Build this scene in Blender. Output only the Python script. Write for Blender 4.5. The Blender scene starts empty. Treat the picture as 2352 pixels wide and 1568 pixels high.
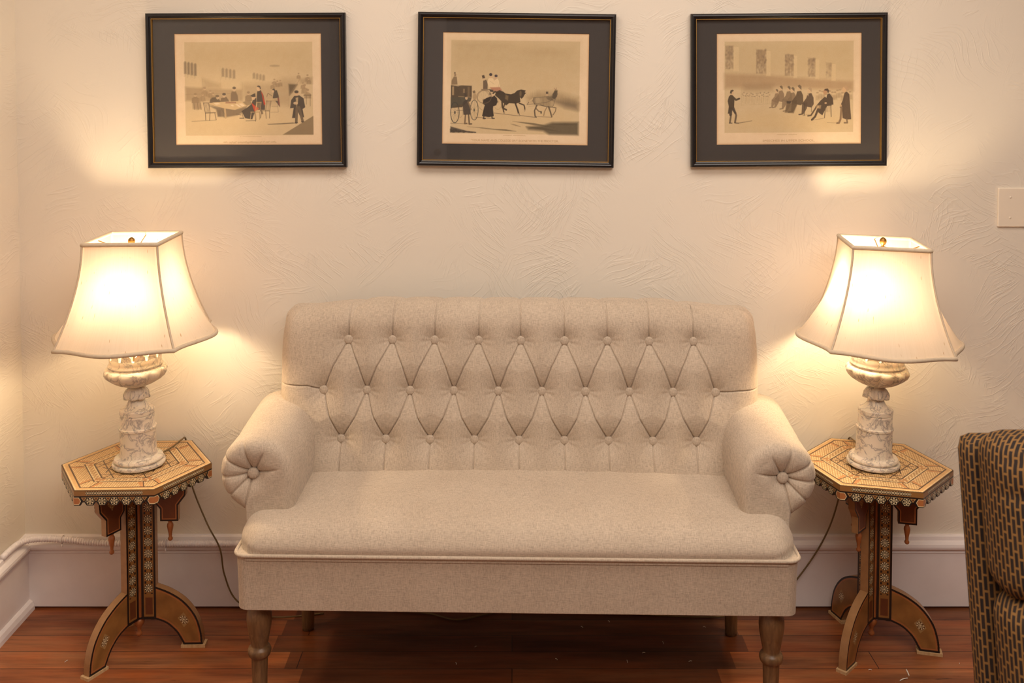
import bpy, bmesh, math, random
import numpy as np
from math import sin, cos, pi, radians as R
from mathutils import Vector, Matrix
random.seed(5); rng = np.random.default_rng(7)
S = bpy.context.scene
C = S.collection

# ------------------------------------------------------------------ camera
cam_d = bpy.data.cameras.new('camera'); cam = bpy.data.objects.new('camera', cam_d); C.objects.link(cam)
cam.location = (0, -2.98, 1.585)
cam.rotation_euler = (R(90 - 2.4), 0, 0)
cam_d.sensor_width = 36; cam_d.lens = 36 * 2350 / 2352
cam_d.shift_y = -520 / 2352
cam_d.clip_start = 0.02
cam_d.dof.use_dof = True; cam_d.dof.focus_distance = 2.72; cam_d.dof.aperture_fstop = 5.0
S.camera = cam
S.view_settings.view_transform = 'Standard'; S.view_settings.look = 'None'
S.view_settings.gamma = 1; S.view_settings.use_curve_mapping = False
S.view_settings.exposure = 0.0
S.cycles.use_denoising = True
S.cycles.max_bounces = 10; S.cycles.transparent_max_bounces = 12; S.cycles.transmission_bounces = 8
S.cycles.sample_clamp_indirect = 6
# ------------------------------------------------------------------ world, ceiling light and fill light
W = bpy.data.worlds.new('world'); S.world = W; W.use_nodes = True
W.node_tree.nodes['Background'].inputs[0].default_value = (1, .9, .8, 1)
W.node_tree.nodes['Background'].inputs[1].default_value = 0.0
def area(name, loc, rot, sx, sy, power, col):
    d = bpy.data.lights.new(name, 'AREA'); d.shape = 'RECTANGLE'; d.size = sx; d.size_y = sy
    d.energy = power; d.color = col
    o = bpy.data.objects.new(name, d); o.location = loc; o.rotation_euler = rot; C.objects.link(o); return o
area('ceiling_track_light', (0.1, -1.05, 2.57), (0, 0, 0), 2.6, .7, 31, (1, .90, .80))
area('overhead_fill_light', (0.9, -2.7, 2.57), (0, 0, 0), 2.2, 1.4, 58, (1, .90, .80))  # unseen area light, added as fill for the lower walls and front faces
BULB_STRENGTH = 240.0
BULB_COL = (1, .76, .47)

# ------------------------------------------------------------------ helpers
def s2l(c):
    c = np.asarray(c, float) / 255.
    return np.where(c <= .04045, c / 12.92, ((c + .055) / 1.055) ** 2.4)
def L(*c):
    return tuple(s2l(c)) + (1,)
def mat(name):
    m = bpy.data.materials.new(name); m.use_nodes = True
    nt = m.node_tree; b = nt.nodes['Principled BSDF']
    return m, nt, b
def N(nt, t, **kw):
    n = nt.nodes.new(t)
    for k, v in kw.items():
        if k.startswith('i_'): n.inputs[k[2:]].default_value = v
        else: setattr(n, k, v)
    return n
def lk(nt, a, b): nt.links.new(a, b)
def ramp(nt, stops, src=None):
    n = nt.nodes.new('ShaderNodeValToRGB'); e = n.color_ramp.elements
    while len(e) < len(stops): e.new(.5)
    for k, (p, c) in enumerate(stops):
        e[k].position = p; e[k].color = c if len(c) == 4 else tuple(c) + (1,)
    if src is not None: nt.links.new(src, n.inputs[0])
    return n
def noise(nt, vec, scale, detail=3, rough=.5, dist=0):
    n = nt.nodes.new('ShaderNodeTexNoise'); n.inputs['Scale'].default_value = scale
    n.inputs['Detail'].default_value = detail; n.inputs['Roughness'].default_value = rough
    n.inputs['Distortion'].default_value = dist
    if vec is not None: nt.links.new(vec, n.inputs['Vector'])
    return n
def mapping(nt, src, sc=(1, 1, 1), rot=(0, 0, 0), loc=(0, 0, 0)):
    n = nt.nodes.new('ShaderNodeMapping'); n.inputs['Scale'].default_value = sc
    n.inputs['Rotation'].default_value = rot; n.inputs['Location'].default_value = loc
    nt.links.new(src, n.inputs['Vector']); return n
def math_(nt, op, a, b=None, c=None):
    n = nt.nodes.new('ShaderNodeMath'); n.operation = op
    for k, v in enumerate((a, b, c)):
        if v is None: continue
        if isinstance(v, (int, float)): n.inputs[k].default_value = v
        else: nt.links.new(v, n.inputs[k])
    return n.outputs[0]
def mixc(nt, fac, a, b, mode='MIX'):
    n = nt.nodes.new('ShaderNodeMix'); n.data_type = 'RGBA'; n.blend_type = mode
    for s, v in ((n.inputs['Factor'], fac), (n.inputs[6], a), (n.inputs[7], b)):
        if isinstance(v, (int, float, tuple)): s.default_value = v
        else: nt.links.new(v, s)
    return n.outputs[2]
def bump(nt, b, h, strength, dist):
    n = nt.nodes.new('ShaderNodeBump'); n.inputs['Strength'].default_value = strength
    n.inputs['Distance'].default_value = dist
    nt.links.new(h, n.inputs['Height']); nt.links.new(n.outputs[0], b.inputs['Normal']); return n

def tag(o, label=None, cat=None, group=None, kind=None):
    if label: o['label'] = label
    if cat: o['category'] = cat
    if group: o['group'] = group
    if kind: o['kind'] = kind
    return o
def thing(name, label, cat, loc=(0, 0, 0), rz=0, group=None):
    o = bpy.data.objects.new(name, None); C.objects.link(o); o.empty_display_size = .05
    o.location = loc; o.rotation_euler = (0, 0, rz)
    return tag(o, label, cat, group)
def obj(name, VF, m, parent=None, smooth=False, col=None, uv=None, mi=None, sharp=0):
    V, F = VF
    V = np.asarray(V, np.float32)
    me = bpy.data.meshes.new(name)
    if isinstance(F, np.ndarray):
        nf, k = F.shape
        me.vertices.add(len(V)); me.vertices.foreach_set('co', V.ravel())
        me.loops.add(nf * k); me.loops.foreach_set('vertex_index', F.ravel().astype(np.int32))
        me.polygons.add(nf); me.polygons.foreach_set('loop_start', np.arange(0, nf * k, k, dtype=np.int32))
        me.update(calc_edges=True); me.validate()
    else:
        me.from_pydata(V.tolist(), [], [list(f) for f in F]); me.update()
    for x in (m if isinstance(m, (list, tuple)) else [m]): me.materials.append(x)
    if mi is not None: me.polygons.foreach_set('material_index', np.asarray(mi, np.int32))
    if smooth: me.polygons.foreach_set('use_smooth', np.ones(len(me.polygons), bool))
    if col is not None:
        a = me.color_attributes.new('paint', 'FLOAT_COLOR', 'POINT')
        c4 = np.ones((len(V), 4), np.float32); c4[:, :3] = col
        a.data.foreach_set('color', c4.ravel())
    if uv is not None:
        l = me.uv_layers.new(name='uv')
        idx = np.zeros(len(me.loops), np.int32); me.loops.foreach_get('vertex_index', idx)
        l.data.foreach_set('uv', np.asarray(uv, np.float32)[idx].ravel())
    if sharp: me.set_sharp_from_angle(angle=R(sharp))
    o = bpy.data.objects.new(name, me); C.objects.link(o)
    if parent: o.parent = parent
    return o
def join(parts):
    V = []; F = []; n = 0
    for v, f in parts:
        v = [tuple(p) for p in v]; V += v; F += [tuple(int(i) + n for i in q) for q in f]; n += len(v)
    return V, F
def box(x0, x1, y0, y1, z0, z1):
    V = [(x, y, z) for z in (z0, z1) for y in (y0, y1) for x in (x0, x1)]
    return V, [(0, 2, 3, 1), (4, 5, 7, 6), (0, 1, 5, 4), (2, 6, 7, 3), (0, 4, 6, 2), (1, 3, 7, 5)]
def rbox(x0, x1, y0, y1, z0, z1, r, seg=4):
    bm = bmesh.new(); bmesh.ops.create_cube(bm, size=1)
    for v in bm.verts:
        v.co = ((x0 + x1) / 2 + v.co.x * (x1 - x0), (y0 + y1) / 2 + v.co.y * (y1 - y0), (z0 + z1) / 2 + v.co.z * (z1 - z0))
    bmesh.ops.bevel(bm, geom=bm.edges[:], offset=r, segments=seg, profile=.5, affect='EDGES')
    bm.verts.index_update()
    V = [tuple(v.co) for v in bm.verts]; F = [tuple(v.index for v in f.verts) for f in bm.faces]; bm.free(); return V, F
def lathe(prof, n=48, mod=None, cap=True):
    V = []; F = []; m = len(prof)
    for i, (r, z) in enumerate(prof):
        for k in range(n):
            a = 2 * pi * k / n; rr = r * (mod(a, z) if mod else 1)
            V.append((rr * cos(a), rr * sin(a), z))
    for i in range(m - 1):
        for k in range(n):
            k2 = (k + 1) % n; F.append((i * n + k, i * n + k2, (i + 1) * n + k2, (i + 1) * n + k))
    if cap:
        F.append(tuple(range(n))[::-1]); F.append(tuple((m - 1) * n + k for k in range(n)))
    return V, F
def catmull(P, k=6, closed=False):
    P = [np.array(p, float) for p in P]; n = len(P); out = []
    rng_ = range(n) if closed else range(n - 1)
    for i in rng_:
        if closed: a, b, c, d = P[(i - 1) % n], P[i], P[(i + 1) % n], P[(i + 2) % n]
        else: a, b, c, d = P[max(i - 1, 0)], P[i], P[i + 1], P[min(i + 2, n - 1)]
        for j in range(k):
            t = j / k
            out.append(.5 * (2 * b + (c - a) * t + (2 * a - 5 * b + 4 * c - d) * t * t + (3 * b - a - 3 * c + d) * t ** 3))
    if not closed: out.append(P[-1])
    return out
def tube(path, r, n=8, closed=False):
    P = [Vector(p) for p in path]; m = len(P); V = []; F = []
    rad = r if hasattr(r, '__len__') else [r] * m
    up = None
    for i in range(m):
        t = (P[(i + 1) % m] - P[i - 1]) if closed else (P[min(i + 1, m - 1)] - P[max(i - 1, 0)])
        t.normalize()
        if up is None:
            up = Vector((0, 0, 1)) if abs(t.z) < .9 else Vector((1, 0, 0))
        s = t.cross(up); s.normalize(); up = s.cross(t); up.normalize()
        for k in range(n):
            a = 2 * pi * k / n; p = P[i] + (s * cos(a) + up * sin(a)) * rad[i]; V.append(tuple(p))
    for i in range(m if closed else m - 1):
        for k in range(n):
            i2 = (i + 1) % m; k2 = (k + 1) % n; F.append((i * n + k, i * n + k2, i2 * n + k2, i2 * n + k))
    if not closed:
        F.append(tuple(range(n))[::-1]); F.append(tuple((m - 1) * n + k for k in range(n)))
    return V, F
def prism(poly, f0, f1):
    """poly: 2d points; f0/f1 map (a,b)->xyz for the two faces"""
    n = len(poly); V = [f0(*p) for p in poly] + [f1(*p) for p in poly]
    F = [tuple(range(n))[::-1], tuple(range(n, 2 * n))] + [(k, (k + 1) % n, n + (k + 1) % n, n + k) for k in range(n)]
    return V, F
def inpoly(X, Y, poly):
    ins = np.zeros(X.shape, bool); n = len(poly)
    for i in range(n):
        x1, y1 = poly[i]; x2, y2 = poly[(i + 1) % n]
        if y1 == y2: continue
        c = ((y1 > Y) != (y2 > Y)) & (X < (x2 - x1) * (Y - y1) / (y2 - y1) + x1)
        ins ^= c
    return ins
def polydist(X, Y, poly, closed=True):
    d = np.full(X.shape, 1e9); n = len(poly)
    for i in range(n if closed else n - 1):
        d = np.minimum(d, segdist(X, Y, poly[i], poly[(i + 1) % n]))
    return d
def segdist(X, Y, p, q):
    dx, dy = q[0] - p[0], q[1] - p[1]; l2 = dx * dx + dy * dy + 1e-12
    t = np.clip(((X - p[0]) * dx + (Y - p[1]) * dy) / l2, 0, 1)
    return np.hypot(X - p[0] - t * dx, Y - p[1] - t * dy)
def grid_faces(nx, ny):
    i = np.arange((nx - 1) * (ny - 1)); r = i // (nx - 1); c = i % (nx - 1); a = r * nx + c
    return np.stack([a, a + 1, a + nx + 1, a + nx], 1)
def painted(poly, step, fn, mapf, flip=False):
    """dense painted face inside a 2d polygon -> V,F(col)"""
    P = np.array(poly); x0, y0 = P.min(0); x1, y1 = P.max(0)
    nx = int((x1 - x0) / step) + 2; ny = int((y1 - y0) / step) + 2
    X, Y = np.meshgrid(np.linspace(x0, x1, nx), np.linspace(y0, y1, ny))
    F = grid_faces(nx, ny)
    cx = X.ravel()[F].mean(1); cy = Y.ravel()[F].mean(1)
    F = F[inpoly(cx, cy, poly)]
    used, inv = np.unique(F, return_inverse=True); F = inv.reshape(F.shape)
    xs = X.ravel()[used]; ys = Y.ravel()[used]
    V = np.array(mapf(xs, ys)).T
    if flip: F = F[:, ::-1]
    return V, F, fn(xs, ys)
def with_paint(solid, base_cols, faces):
    """merge a solid (V,F) with painted faces; returns VF, col"""
    V, F = solid; V = [tuple(v) for v in V]; col = [base_cols if np.ndim(base_cols) == 1 else base_cols[i] for i in range(len(V))]
    F = [tuple(f) for f in F]; n = len(V)
    Vs = [np.array(V, float)]; cs = [np.array(col, float)]
    for v, f, c in faces:
        F += [tuple(q) for q in (f + n).tolist()]; n += len(v); Vs.append(v); cs.append(c)
    return (np.concatenate(Vs), F), np.concatenate(cs)

# ------------------------------------------------------------------ materials
def m_plain(name, col, rough=.5, metal=0, spec=.5, var=.0, vscale=20, bmp=0):
    m, nt, b = mat(name)
    b.inputs['Roughness'].default_value = rough; b.inputs['Metallic'].default_value = metal
    b.inputs['Specular IOR Level'].default_value = spec
    tc = N(nt, 'ShaderNodeTexCoord')
    n = noise(nt, tc.outputs['Object'], vscale, 4)
    lo = tuple(c * (1 - var) for c in col[:3]); hi = tuple(min(1, c * (1 + var)) for c in col[:3])
    r = ramp(nt, [(.3, lo), (.7, hi)], n.outputs['Fac']); lk(nt, r.outputs[0], b.inputs['Base Color'])
    if bmp: bump(nt, b, n.outputs['Fac'], .5, bmp)
    return m

def m_plaster():
    m, nt, b = mat('skip_trowel_plaster'); b.inputs['Roughness'].default_value = .62
    b.inputs['Specular IOR Level'].default_value = .3
    tc = N(nt, 'ShaderNodeTexCoord'); P = tc.outputs['Object']
    # plaster is worked on the x-z face: y is squashed so both walls get strokes in their own plane
    warp = noise(nt, P, 2.2, 2)
    sub = N(nt, 'ShaderNodeVectorMath', operation='SUBTRACT'); lk(nt, warp.outputs['Color'], sub.inputs[0]); sub.inputs[1].default_value = (.5, .5, .5)
    sc = N(nt, 'ShaderNodeVectorMath', operation='SCALE'); lk(nt, sub.outputs[0], sc.inputs[0]); sc.inputs['Scale'].default_value = .34
    ad = N(nt, 'ShaderNodeVectorMath', operation='ADD'); lk(nt, P, ad.inputs[0]); lk(nt, sc.outputs[0], ad.inputs[1])
    def ridges(rot, scale, width, seed, maskscale, lo, hi):
        mp = mapping(nt, ad.outputs[0], sc=(1, 1, 1), rot=(0, rot, 0), loc=(seed, seed * .7, seed * .3))
        mp2 = mapping(nt, mp.outputs[0], sc=scale)
        n = noise(nt, mp2.outputs[0], 1.0, 2, .45)
        d = math_(nt, 'ABSOLUTE', math_(nt, 'SUBTRACT', n.outputs['Fac'], .5))
        rdg = math_(nt, 'SUBTRACT', 1.0, math_(nt, 'MINIMUM', math_(nt, 'DIVIDE', d, width), 1.0))
        mk = noise(nt, mp.outputs[0], maskscale, 2)
        mr = ramp(nt, [(lo, (0, 0, 0)), (hi, (1, 1, 1))], mk.outputs['Fac'])
        return math_(nt, 'MULTIPLY', rdg, mr.outputs[0])
    a = ridges(.55, (7, 9, 62), .05, 1.3, 5.5, .5, .6)
    c = ridges(-.7, (8, 9, 70), .045, 5.1, 6.5, .5, .6)
    e = ridges(1.25, (9, 10, 80), .045, 9.7, 6.0, .54, .64)
    fine = noise(nt, P, 60, 4, .6)
    med = noise(nt, ad.outputs[0], 7, 3)
    h = math_(nt, 'ADD', math_(nt, 'ADD', a, c), e)
    h = math_(nt, 'ADD', h, math_(nt, 'MULTIPLY', fine.outputs['Fac'], .45))
    h = math_(nt, 'ADD', h, math_(nt, 'MULTIPLY', med.outputs['Fac'], 1.6))
    bump(nt, b, h, .8, .00062)
    big = noise(nt, P, 1.2, 3)
    r = ramp(nt, [(.3, (.745, .67, .565)), (.7, (.785, .71, .605))], big.outputs['Fac'])
    lk(nt, r.outputs[0], b.inputs['Base Color'])
    return m
def m_floor():
    m, nt, b = mat('old_fir_floorboards')
    tc = N(nt, 'ShaderNodeTexCoord'); P = tc.outputs['Object']
    br = N(nt, 'ShaderNodeTexBrick'); lk(nt, P, br.inputs['Vector'])
    br.inputs['Scale'].default_value = 1; br.inputs['Brick Width'].default_value = 1.55; br.inputs['Row Height'].default_value = .0805
    br.inputs['Mortar Size'].default_value = .0011; br.inputs['Mortar Smooth'].default_value = .2
    br.inputs['Color1'].default_value = (0, 0, 0, 1); br.inputs['Color2'].default_value = (1, 1, 1, 1); br.inputs['Mortar'].default_value = (.5, .5, .5, 1)
    br.offset = .37; br.squash = 1
    mp = mapping(nt, P, sc=(2.2, 42, 1)); g = noise(nt, mp.outputs[0], 2.0, 6, .65, .4)
    mp2 = mapping(nt, P, sc=(.8, 5, 1)); g2 = noise(nt, mp2.outputs[0], 2.5, 4, .6)
    base = ramp(nt, [(0, L(124, 70, 40)), (.5, L(158, 90, 50)), (1, L(184, 112, 64))], br.outputs['Color'])
    gr = ramp(nt, [(.3, (.55, .5, .45)), (.55, (1, 1, 1)), (.75, (1.0, .95, .9))], g.outputs['Fac'])
    c = mixc(nt, .75, base.outputs[0], gr.outputs[0], 'MULTIPLY')
    w = ramp(nt, [(.36, (.42, .36, .34)), (.58, (1, 1, 1))], g2.outputs['Fac'])
    c = mixc(nt, .85, c, w.outputs[0], 'MULTIPLY')
    mp3 = mapping(nt, P, sc=(5, 70, 1)); g3 = noise(nt, mp3.outputs[0], 2.0, 5, .7, .2)      # scuffs and dark grain splits
    sp = ramp(nt, [(.30, (.16, .12, .10)), (.37, (1, 1, 1))], g3.outputs['Fac'])
    c = mixc(nt, .8, c, sp.outputs[0], 'MULTIPLY')
    mp4 = mapping(nt, P, sc=(1.3, 9, 1), loc=(3, 1, 0)); g4 = noise(nt, mp4.outputs[0], 2.2, 3, .6)
    hu = ramp(nt, [(.35, (1.0, .86, .72)), (.65, (.92, 1.08, 1.25))], g4.outputs['Fac'])
    c = mixc(nt, 1.0, c, hu.outputs[0], 'MULTIPLY')
    # a run of darker boards under the settee, with ragged plank ends
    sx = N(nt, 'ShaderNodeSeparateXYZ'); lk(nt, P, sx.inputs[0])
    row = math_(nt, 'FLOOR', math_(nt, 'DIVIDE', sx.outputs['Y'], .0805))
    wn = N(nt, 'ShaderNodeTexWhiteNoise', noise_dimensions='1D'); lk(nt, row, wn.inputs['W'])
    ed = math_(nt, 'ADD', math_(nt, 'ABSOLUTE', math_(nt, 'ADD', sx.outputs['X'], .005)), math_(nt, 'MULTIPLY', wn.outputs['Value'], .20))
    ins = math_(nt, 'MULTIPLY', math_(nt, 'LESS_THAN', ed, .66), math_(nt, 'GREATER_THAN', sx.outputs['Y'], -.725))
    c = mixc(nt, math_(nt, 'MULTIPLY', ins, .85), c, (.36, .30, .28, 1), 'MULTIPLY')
    c = mixc(nt, br.outputs['Fac'], c, (.012, .007, .004, 1))
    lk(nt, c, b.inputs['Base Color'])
    rr = ramp(nt, [(.3, (.5,) * 3), (.7, (.32,) * 3)], g2.outputs['Fac']); lk(nt, rr.outputs[0], b.inputs['Roughness'])
    hh = math_(nt, 'SUBTRACT', math_(nt, 'MULTIPLY', g.outputs['Fac'], .25), br.outputs['Fac'])
    bump(nt, b, hh, .5, .0012)
    return m
def m_linen(name, col):
    m, nt, b = mat(name); b.inputs['Roughness'].default_value = .85; b.inputs['Specular IOR Level'].default_value = .2
    b.inputs['Sheen Weight'].default_value = .15
    P = N(nt, 'ShaderNodeTexCoord').outputs['Object']
    n1 = noise(nt, mapping(nt, P, sc=(1050, 95, 95)).outputs[0], 1, 2, .6)      # warp threads
    n2 = noise(nt, mapping(nt, P, sc=(85, 950, 950)).outputs[0], 1, 2, .6)     # weft threads
    n3 = noise(nt, P, 9, 3)
    t = math_(nt, 'ADD', math_(nt, 'MULTIPLY', n1.outputs['Fac'], .5), math_(nt, 'MULTIPLY', n2.outputs['Fac'], .5))
    lo = tuple(x * .72 for x in col); hi = tuple(min(1, x * 1.25) for x in col)
    r = ramp(nt, [(.36, lo), (.5, col), (.66, hi)], t)
    r3 = ramp(nt, [(.3, (.93, .92, .91)), (.7, (1, 1, 1))], n3.outputs['Fac'])
    lk(nt, mixc(nt, 1.0, r.outputs[0], r3.outputs[0], 'MULTIPLY'), b.inputs['Base Color'])
    bump(nt, b, t, .25, .0006)
    return m
def m_alabaster():
    m, nt, b = mat('veined_alabaster'); b.inputs['Roughness'].default_value = .38
    b.inputs['Subsurface Weight'].default_value = .25; b.inputs['Subsurface Radius'].default_value = (.02, .012, .007); b.inputs['Subsurface Scale'].default_value = .35
    P = N(nt, 'ShaderNodeTexCoord').outputs['Object']
    w = noise(nt, P, 24, 6, .62, .8)
    d = math_(nt, 'ABSOLUTE', math_(nt, 'SUBTRACT', w.outputs['Fac'], .5))
    v = ramp(nt, [(0, L(152, 143, 136)), (.010, L(186, 176, 166)), (.045, L(226, 214, 196)), (1, L(240, 232, 216))], d)
    w2 = noise(nt, P, 55, 6, .7, .8)
    d2 = math_(nt, 'ABSOLUTE', math_(nt, 'SUBTRACT', w2.outputs['Fac'], .52))
    v2 = ramp(nt, [(0, (.70, .66, .64)), (.03, (1, 1, 1))], d2)
    mk = noise(nt, P, 9, 2); mr = ramp(nt, [(.42, (0, 0, 0)), (.6, (1, 1, 1))], mk.outputs['Fac'])
    c = mixc(nt, mr.outputs[0], v.outputs[0], mixc(nt, 1., v.outputs[0], v2.outputs[0], 'MULTIPLY'))
    lk(nt, c, b.inputs['Base Color']); return m
def m_shade():
    m = bpy.data.materials.new('silk_lampshade'); m.use_nodes = True; nt = m.node_tree
    nt.nodes.remove(nt.nodes['Principled BSDF']); out = nt.nodes['Material Output']
    uvn = N(nt, 'ShaderNodeUVMap'); P = uvn.outputs[0]
    n1 = noise(nt, mapping(nt, P, sc=(300, 9, 1)).outputs[0], 1, 3, .6)
    n2 = noise(nt, mapping(nt, P, sc=(170, 36, 1)).outputs[0], 1, 1, .5)
    r1 = ramp(nt, [(.3, (.95, .94, .92)), (.6, (1, 1, 1))], n1.outputs['Fac'])
    r2 = ramp(nt, [(.235, (.66, .56, .42)), (.29, (1, 1, 1))], n2.outputs['Fac'])
    c = mixc(nt, 1., r1.outputs[0], r2.outputs[0], 'MULTIPLY')
    ct = mixc(nt, 1., c, (.245, .190, .160, 1), 'MULTIPLY'); cd = mixc(nt, 1., c, (.84, .76, .62, 1), 'MULTIPLY')
    t = N(nt, 'ShaderNodeBsdfTranslucent'); lk(nt, ct, t.inputs[0])
    d = N(nt, 'ShaderNodeBsdfDiffuse'); lk(nt, cd, d.inputs[0])
    mx = N(nt, 'ShaderNodeMixShader'); mx.inputs[0].default_value = .5; lk(nt, t.outputs[0], mx.inputs[1]); lk(nt, d.outputs[0], mx.inputs[2])
    lk(nt, mx.outputs[0], out.inputs[0]); return m
def m_paint(name, rough=.35, coat=0, lo=.86):
    m, nt, b = mat(name); b.inputs['Roughness'].default_value = rough; b.inputs['Coat Weight'].default_value = coat
    a = N(nt, 'ShaderNodeAttribute'); a.attribute_name = 'paint'
    P = N(nt, 'ShaderNodeTexCoord').outputs['Object']
    n = noise(nt, mapping(nt, P, sc=(60, 60, 60)).outputs[0], 1, 4)
    r = ramp(nt, [(.3, (lo, lo - .02, lo - .04)), (.7, (1.0, 1.0, 1.0))], n.outputs['Fac'])
    lk(nt, mixc(nt, 1., a.outputs['Color'], r.outputs[0], 'MULTIPLY'), b.inputs['Base Color']); return m
def m_glass():
    m = bpy.data.materials.new('picture_glass'); m.use_nodes = True; nt = m.node_tree
    nt.nodes.remove(nt.nodes['Principled BSDF']); out = nt.nodes['Material Output']
    t = N(nt, 'ShaderNodeBsdfTransparent'); g = N(nt, 'ShaderNodeBsdfGlossy'); g.inputs['Roughness'].default_value = .02
    f = N(nt, 'ShaderNodeFresnel'); f.inputs['IOR'].default_value = 1.6
    mx = N(nt, 'ShaderNodeMixShader'); gm = N(nt, 'ShaderNodeNewGeometry'); lk(nt, math_(nt, 'MULTIPLY', f.outputs[0], math_(nt, 'SUBTRACT', 1.0, gm.outputs['Backfacing'])), mx.inputs[0]); lk(nt, t.outputs[0], mx.inputs[1]); lk(nt, g.outputs[0], mx.inputs[2])
    lk(nt, mx.outputs[0], out.inputs[0]); return m
def m_emit(name, col, st):
    m = bpy.data.materials.new(name); m.use_nodes = True; nt = m.node_tree
    nt.nodes.remove(nt.nodes['Principled BSDF']); e = N(nt, 'ShaderNodeEmission'); e.inputs[0].default_value = tuple(col) + (1,); e.inputs[1].default_value = st
    lk(nt, e.outputs[0], nt.nodes['Material Output'].inputs[0]); return m
def m_wood(name, c0, c1, rough=.4, sc=(8, 8, 1.2)):
    m, nt, b = mat(name); b.inputs['Roughness'].default_value = rough
    P = N(nt, 'ShaderNodeTexCoord').outputs['Object']
    n = noise(nt, mapping(nt, P, sc=sc).outputs[0], 12, 5, .65, .6)
    r = ramp(nt, [(.3, c0), (.7, c1)], n.outputs['Fac']); lk(nt, r.outputs[0], b.inputs['Base Color']); return m
def m_brick_fabric():
    m, nt, b = mat('black_and_gold_upholstery'); b.inputs['Roughness'].default_value = .8; b.inputs['Specular IOR Level'].default_value = .25
    P = N(nt, 'ShaderNodeUVMap').outputs[0]
    br = N(nt, 'ShaderNodeTexBrick'); lk(nt, P, br.inputs['Vector'])
    br.inputs['Scale'].default_value = 1; br.inputs['Brick Width'].default_value = .027; br.inputs['Row Height'].default_value = .0112
    br.inputs['Mortar Size'].default_value = .0023; br.inputs['Mortar Smooth'].default_value = .35
    br.inputs['Color1'].default_value = L(38, 30, 28); br.inputs['Color2'].default_value = L(52, 40, 33); br.inputs['Mortar'].default_value = L(142, 103, 57)
    br.offset = .42
    n = noise(nt, mapping(nt, P, sc=(700, 700, 1)).outputs[0], 1, 2)
    r = ramp(nt, [(.3, (.7, .7, .7)), (.7, (1, 1, 1))], n.outputs['Fac'])
    lk(nt, mixc(nt, 1., br.outputs['Color'], r.outputs[0], 'MULTIPLY'), b.inputs['Base Color'])
    bump(nt, b, n.outputs['Fac'], .3, .0006); return m

M_wall = m_plaster(); M_floor = m_floor()
M_far = m_plain('taupe_wall_paint', L(150, 132, 116), .8, var=.03)
M_white = m_plain('white_trim_paint', L(238, 229, 227), .38, var=.03, vscale=14, bmp=.0008)
M_ceil = m_plain('ceiling_paint', L(235, 228, 216), .8, var=.02)
M_linen = m_linen('oatmeal_linen', (.510, .414, .318))
M_legwood = m_wood('greyed_oak', L(92, 66, 42), L(134, 100, 66), .38)
M_ala = m_alabaster(); M_shade = m_shade()
M_trimcloth = m_plain('shade_piping_cloth', L(205, 186, 160), .85, var=.06, vscale=120)
M_brass = m_plain('old_brass', L(150, 112, 60), .42, 1)
M_bulb = m_emit('glowing_bulb', BULB_COL, BULB_STRENGTH)
M_inlay = m_paint('wood_marquetry', .33); M_print = m_paint('lithograph_paper', .9, 0, .97)
M_pendant = m_wood('turned_reddish_wood', L(134, 74, 36), L(168, 100, 52), .4)
M_black = m_plain('black_lacquer', L(24, 22, 24), .28, var=.15, vscale=60)
M_gold = m_plain('gilt_lip', L(206, 160, 86), .35, .8)
M_mat = m_plain('charcoal_mat_board', L(70, 66, 64), .95, spec=.1, var=.06, vscale=300)
M_glass = m_glass()
M_back = m_plain('kraft_backing', L(120, 95, 65), .9)
M_cord = m_plain('brown_cord', L(112, 90, 56), .45, var=.1)
M_plate = m_plain('ivory_plastic', L(236, 222, 202), .35)
M_fab = m_brick_fabric()
M_ink = m_plain('caption_ink', L(184, 150, 110), .9)
M_crumb = m_plain('pale_flecks', L(225, 215, 200), .8)
M_dark = m_plain('dark_timber', L(40, 28, 20), .5)

# ------------------------------------------------------------------ room shell
XL, XR, YF, ZC = -1.444, 3.3, -5.2, 2.6
def struct(name, VF, m, **k): return tag(obj(name, VF, m, **k), kind='structure')
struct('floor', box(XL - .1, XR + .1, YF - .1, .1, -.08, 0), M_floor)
struct('ceiling', box(XL - .1, XR + .1, YF - .1, .1, ZC, ZC + .1), M_ceil)
struct('wall_back', box(XL - .1, XR + .1, 0, .1, 0, ZC), M_wall)
struct('wall_left', box(XL - .1, XL, YF, 0, 0, ZC), M_wall)
struct('wall_right', box(XR, XR + .1, YF, 0, 0, ZC), M_far)
struct('wall_front', box(XL - .1, XR + .1, YF - .1, YF, 0, ZC), M_far)
prof = [(0, .007), (.018, .007), (.018, .166), (.020, .170), (.018, .173), (.0185, .176), (.024, .178), (.030, .184), (.031, .190), (.029, .197), (.023, .203), (.0165, .205), (.016, .209), (.0145, .2155), (.011, .2175), (0, .2175)]
def run(prof_, along, a0, a1):
    if along == 'x': return prism(prof_, lambda d, z: (a0, -d, z), lambda d, z: (a1, -d, z))
    return prism(prof_, lambda d, z: (XL + d, a0, z), lambda d, z: (XL + d, a1, z))
struct('baseboard_back', run(prof, 'x', XL, XR), M_white)
struct('baseboard_left', run([(d_, z_ * .997) for d_, z_ in prof], 'y', YF, -.0), M_white)
shoe = [(.018, 0), (.034, 0), (.033, .012), (.028, .024), (.022, .028), (.018, .029)]
struct('trim_1', run(shoe, 'y', YF, -.019), M_white)
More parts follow.
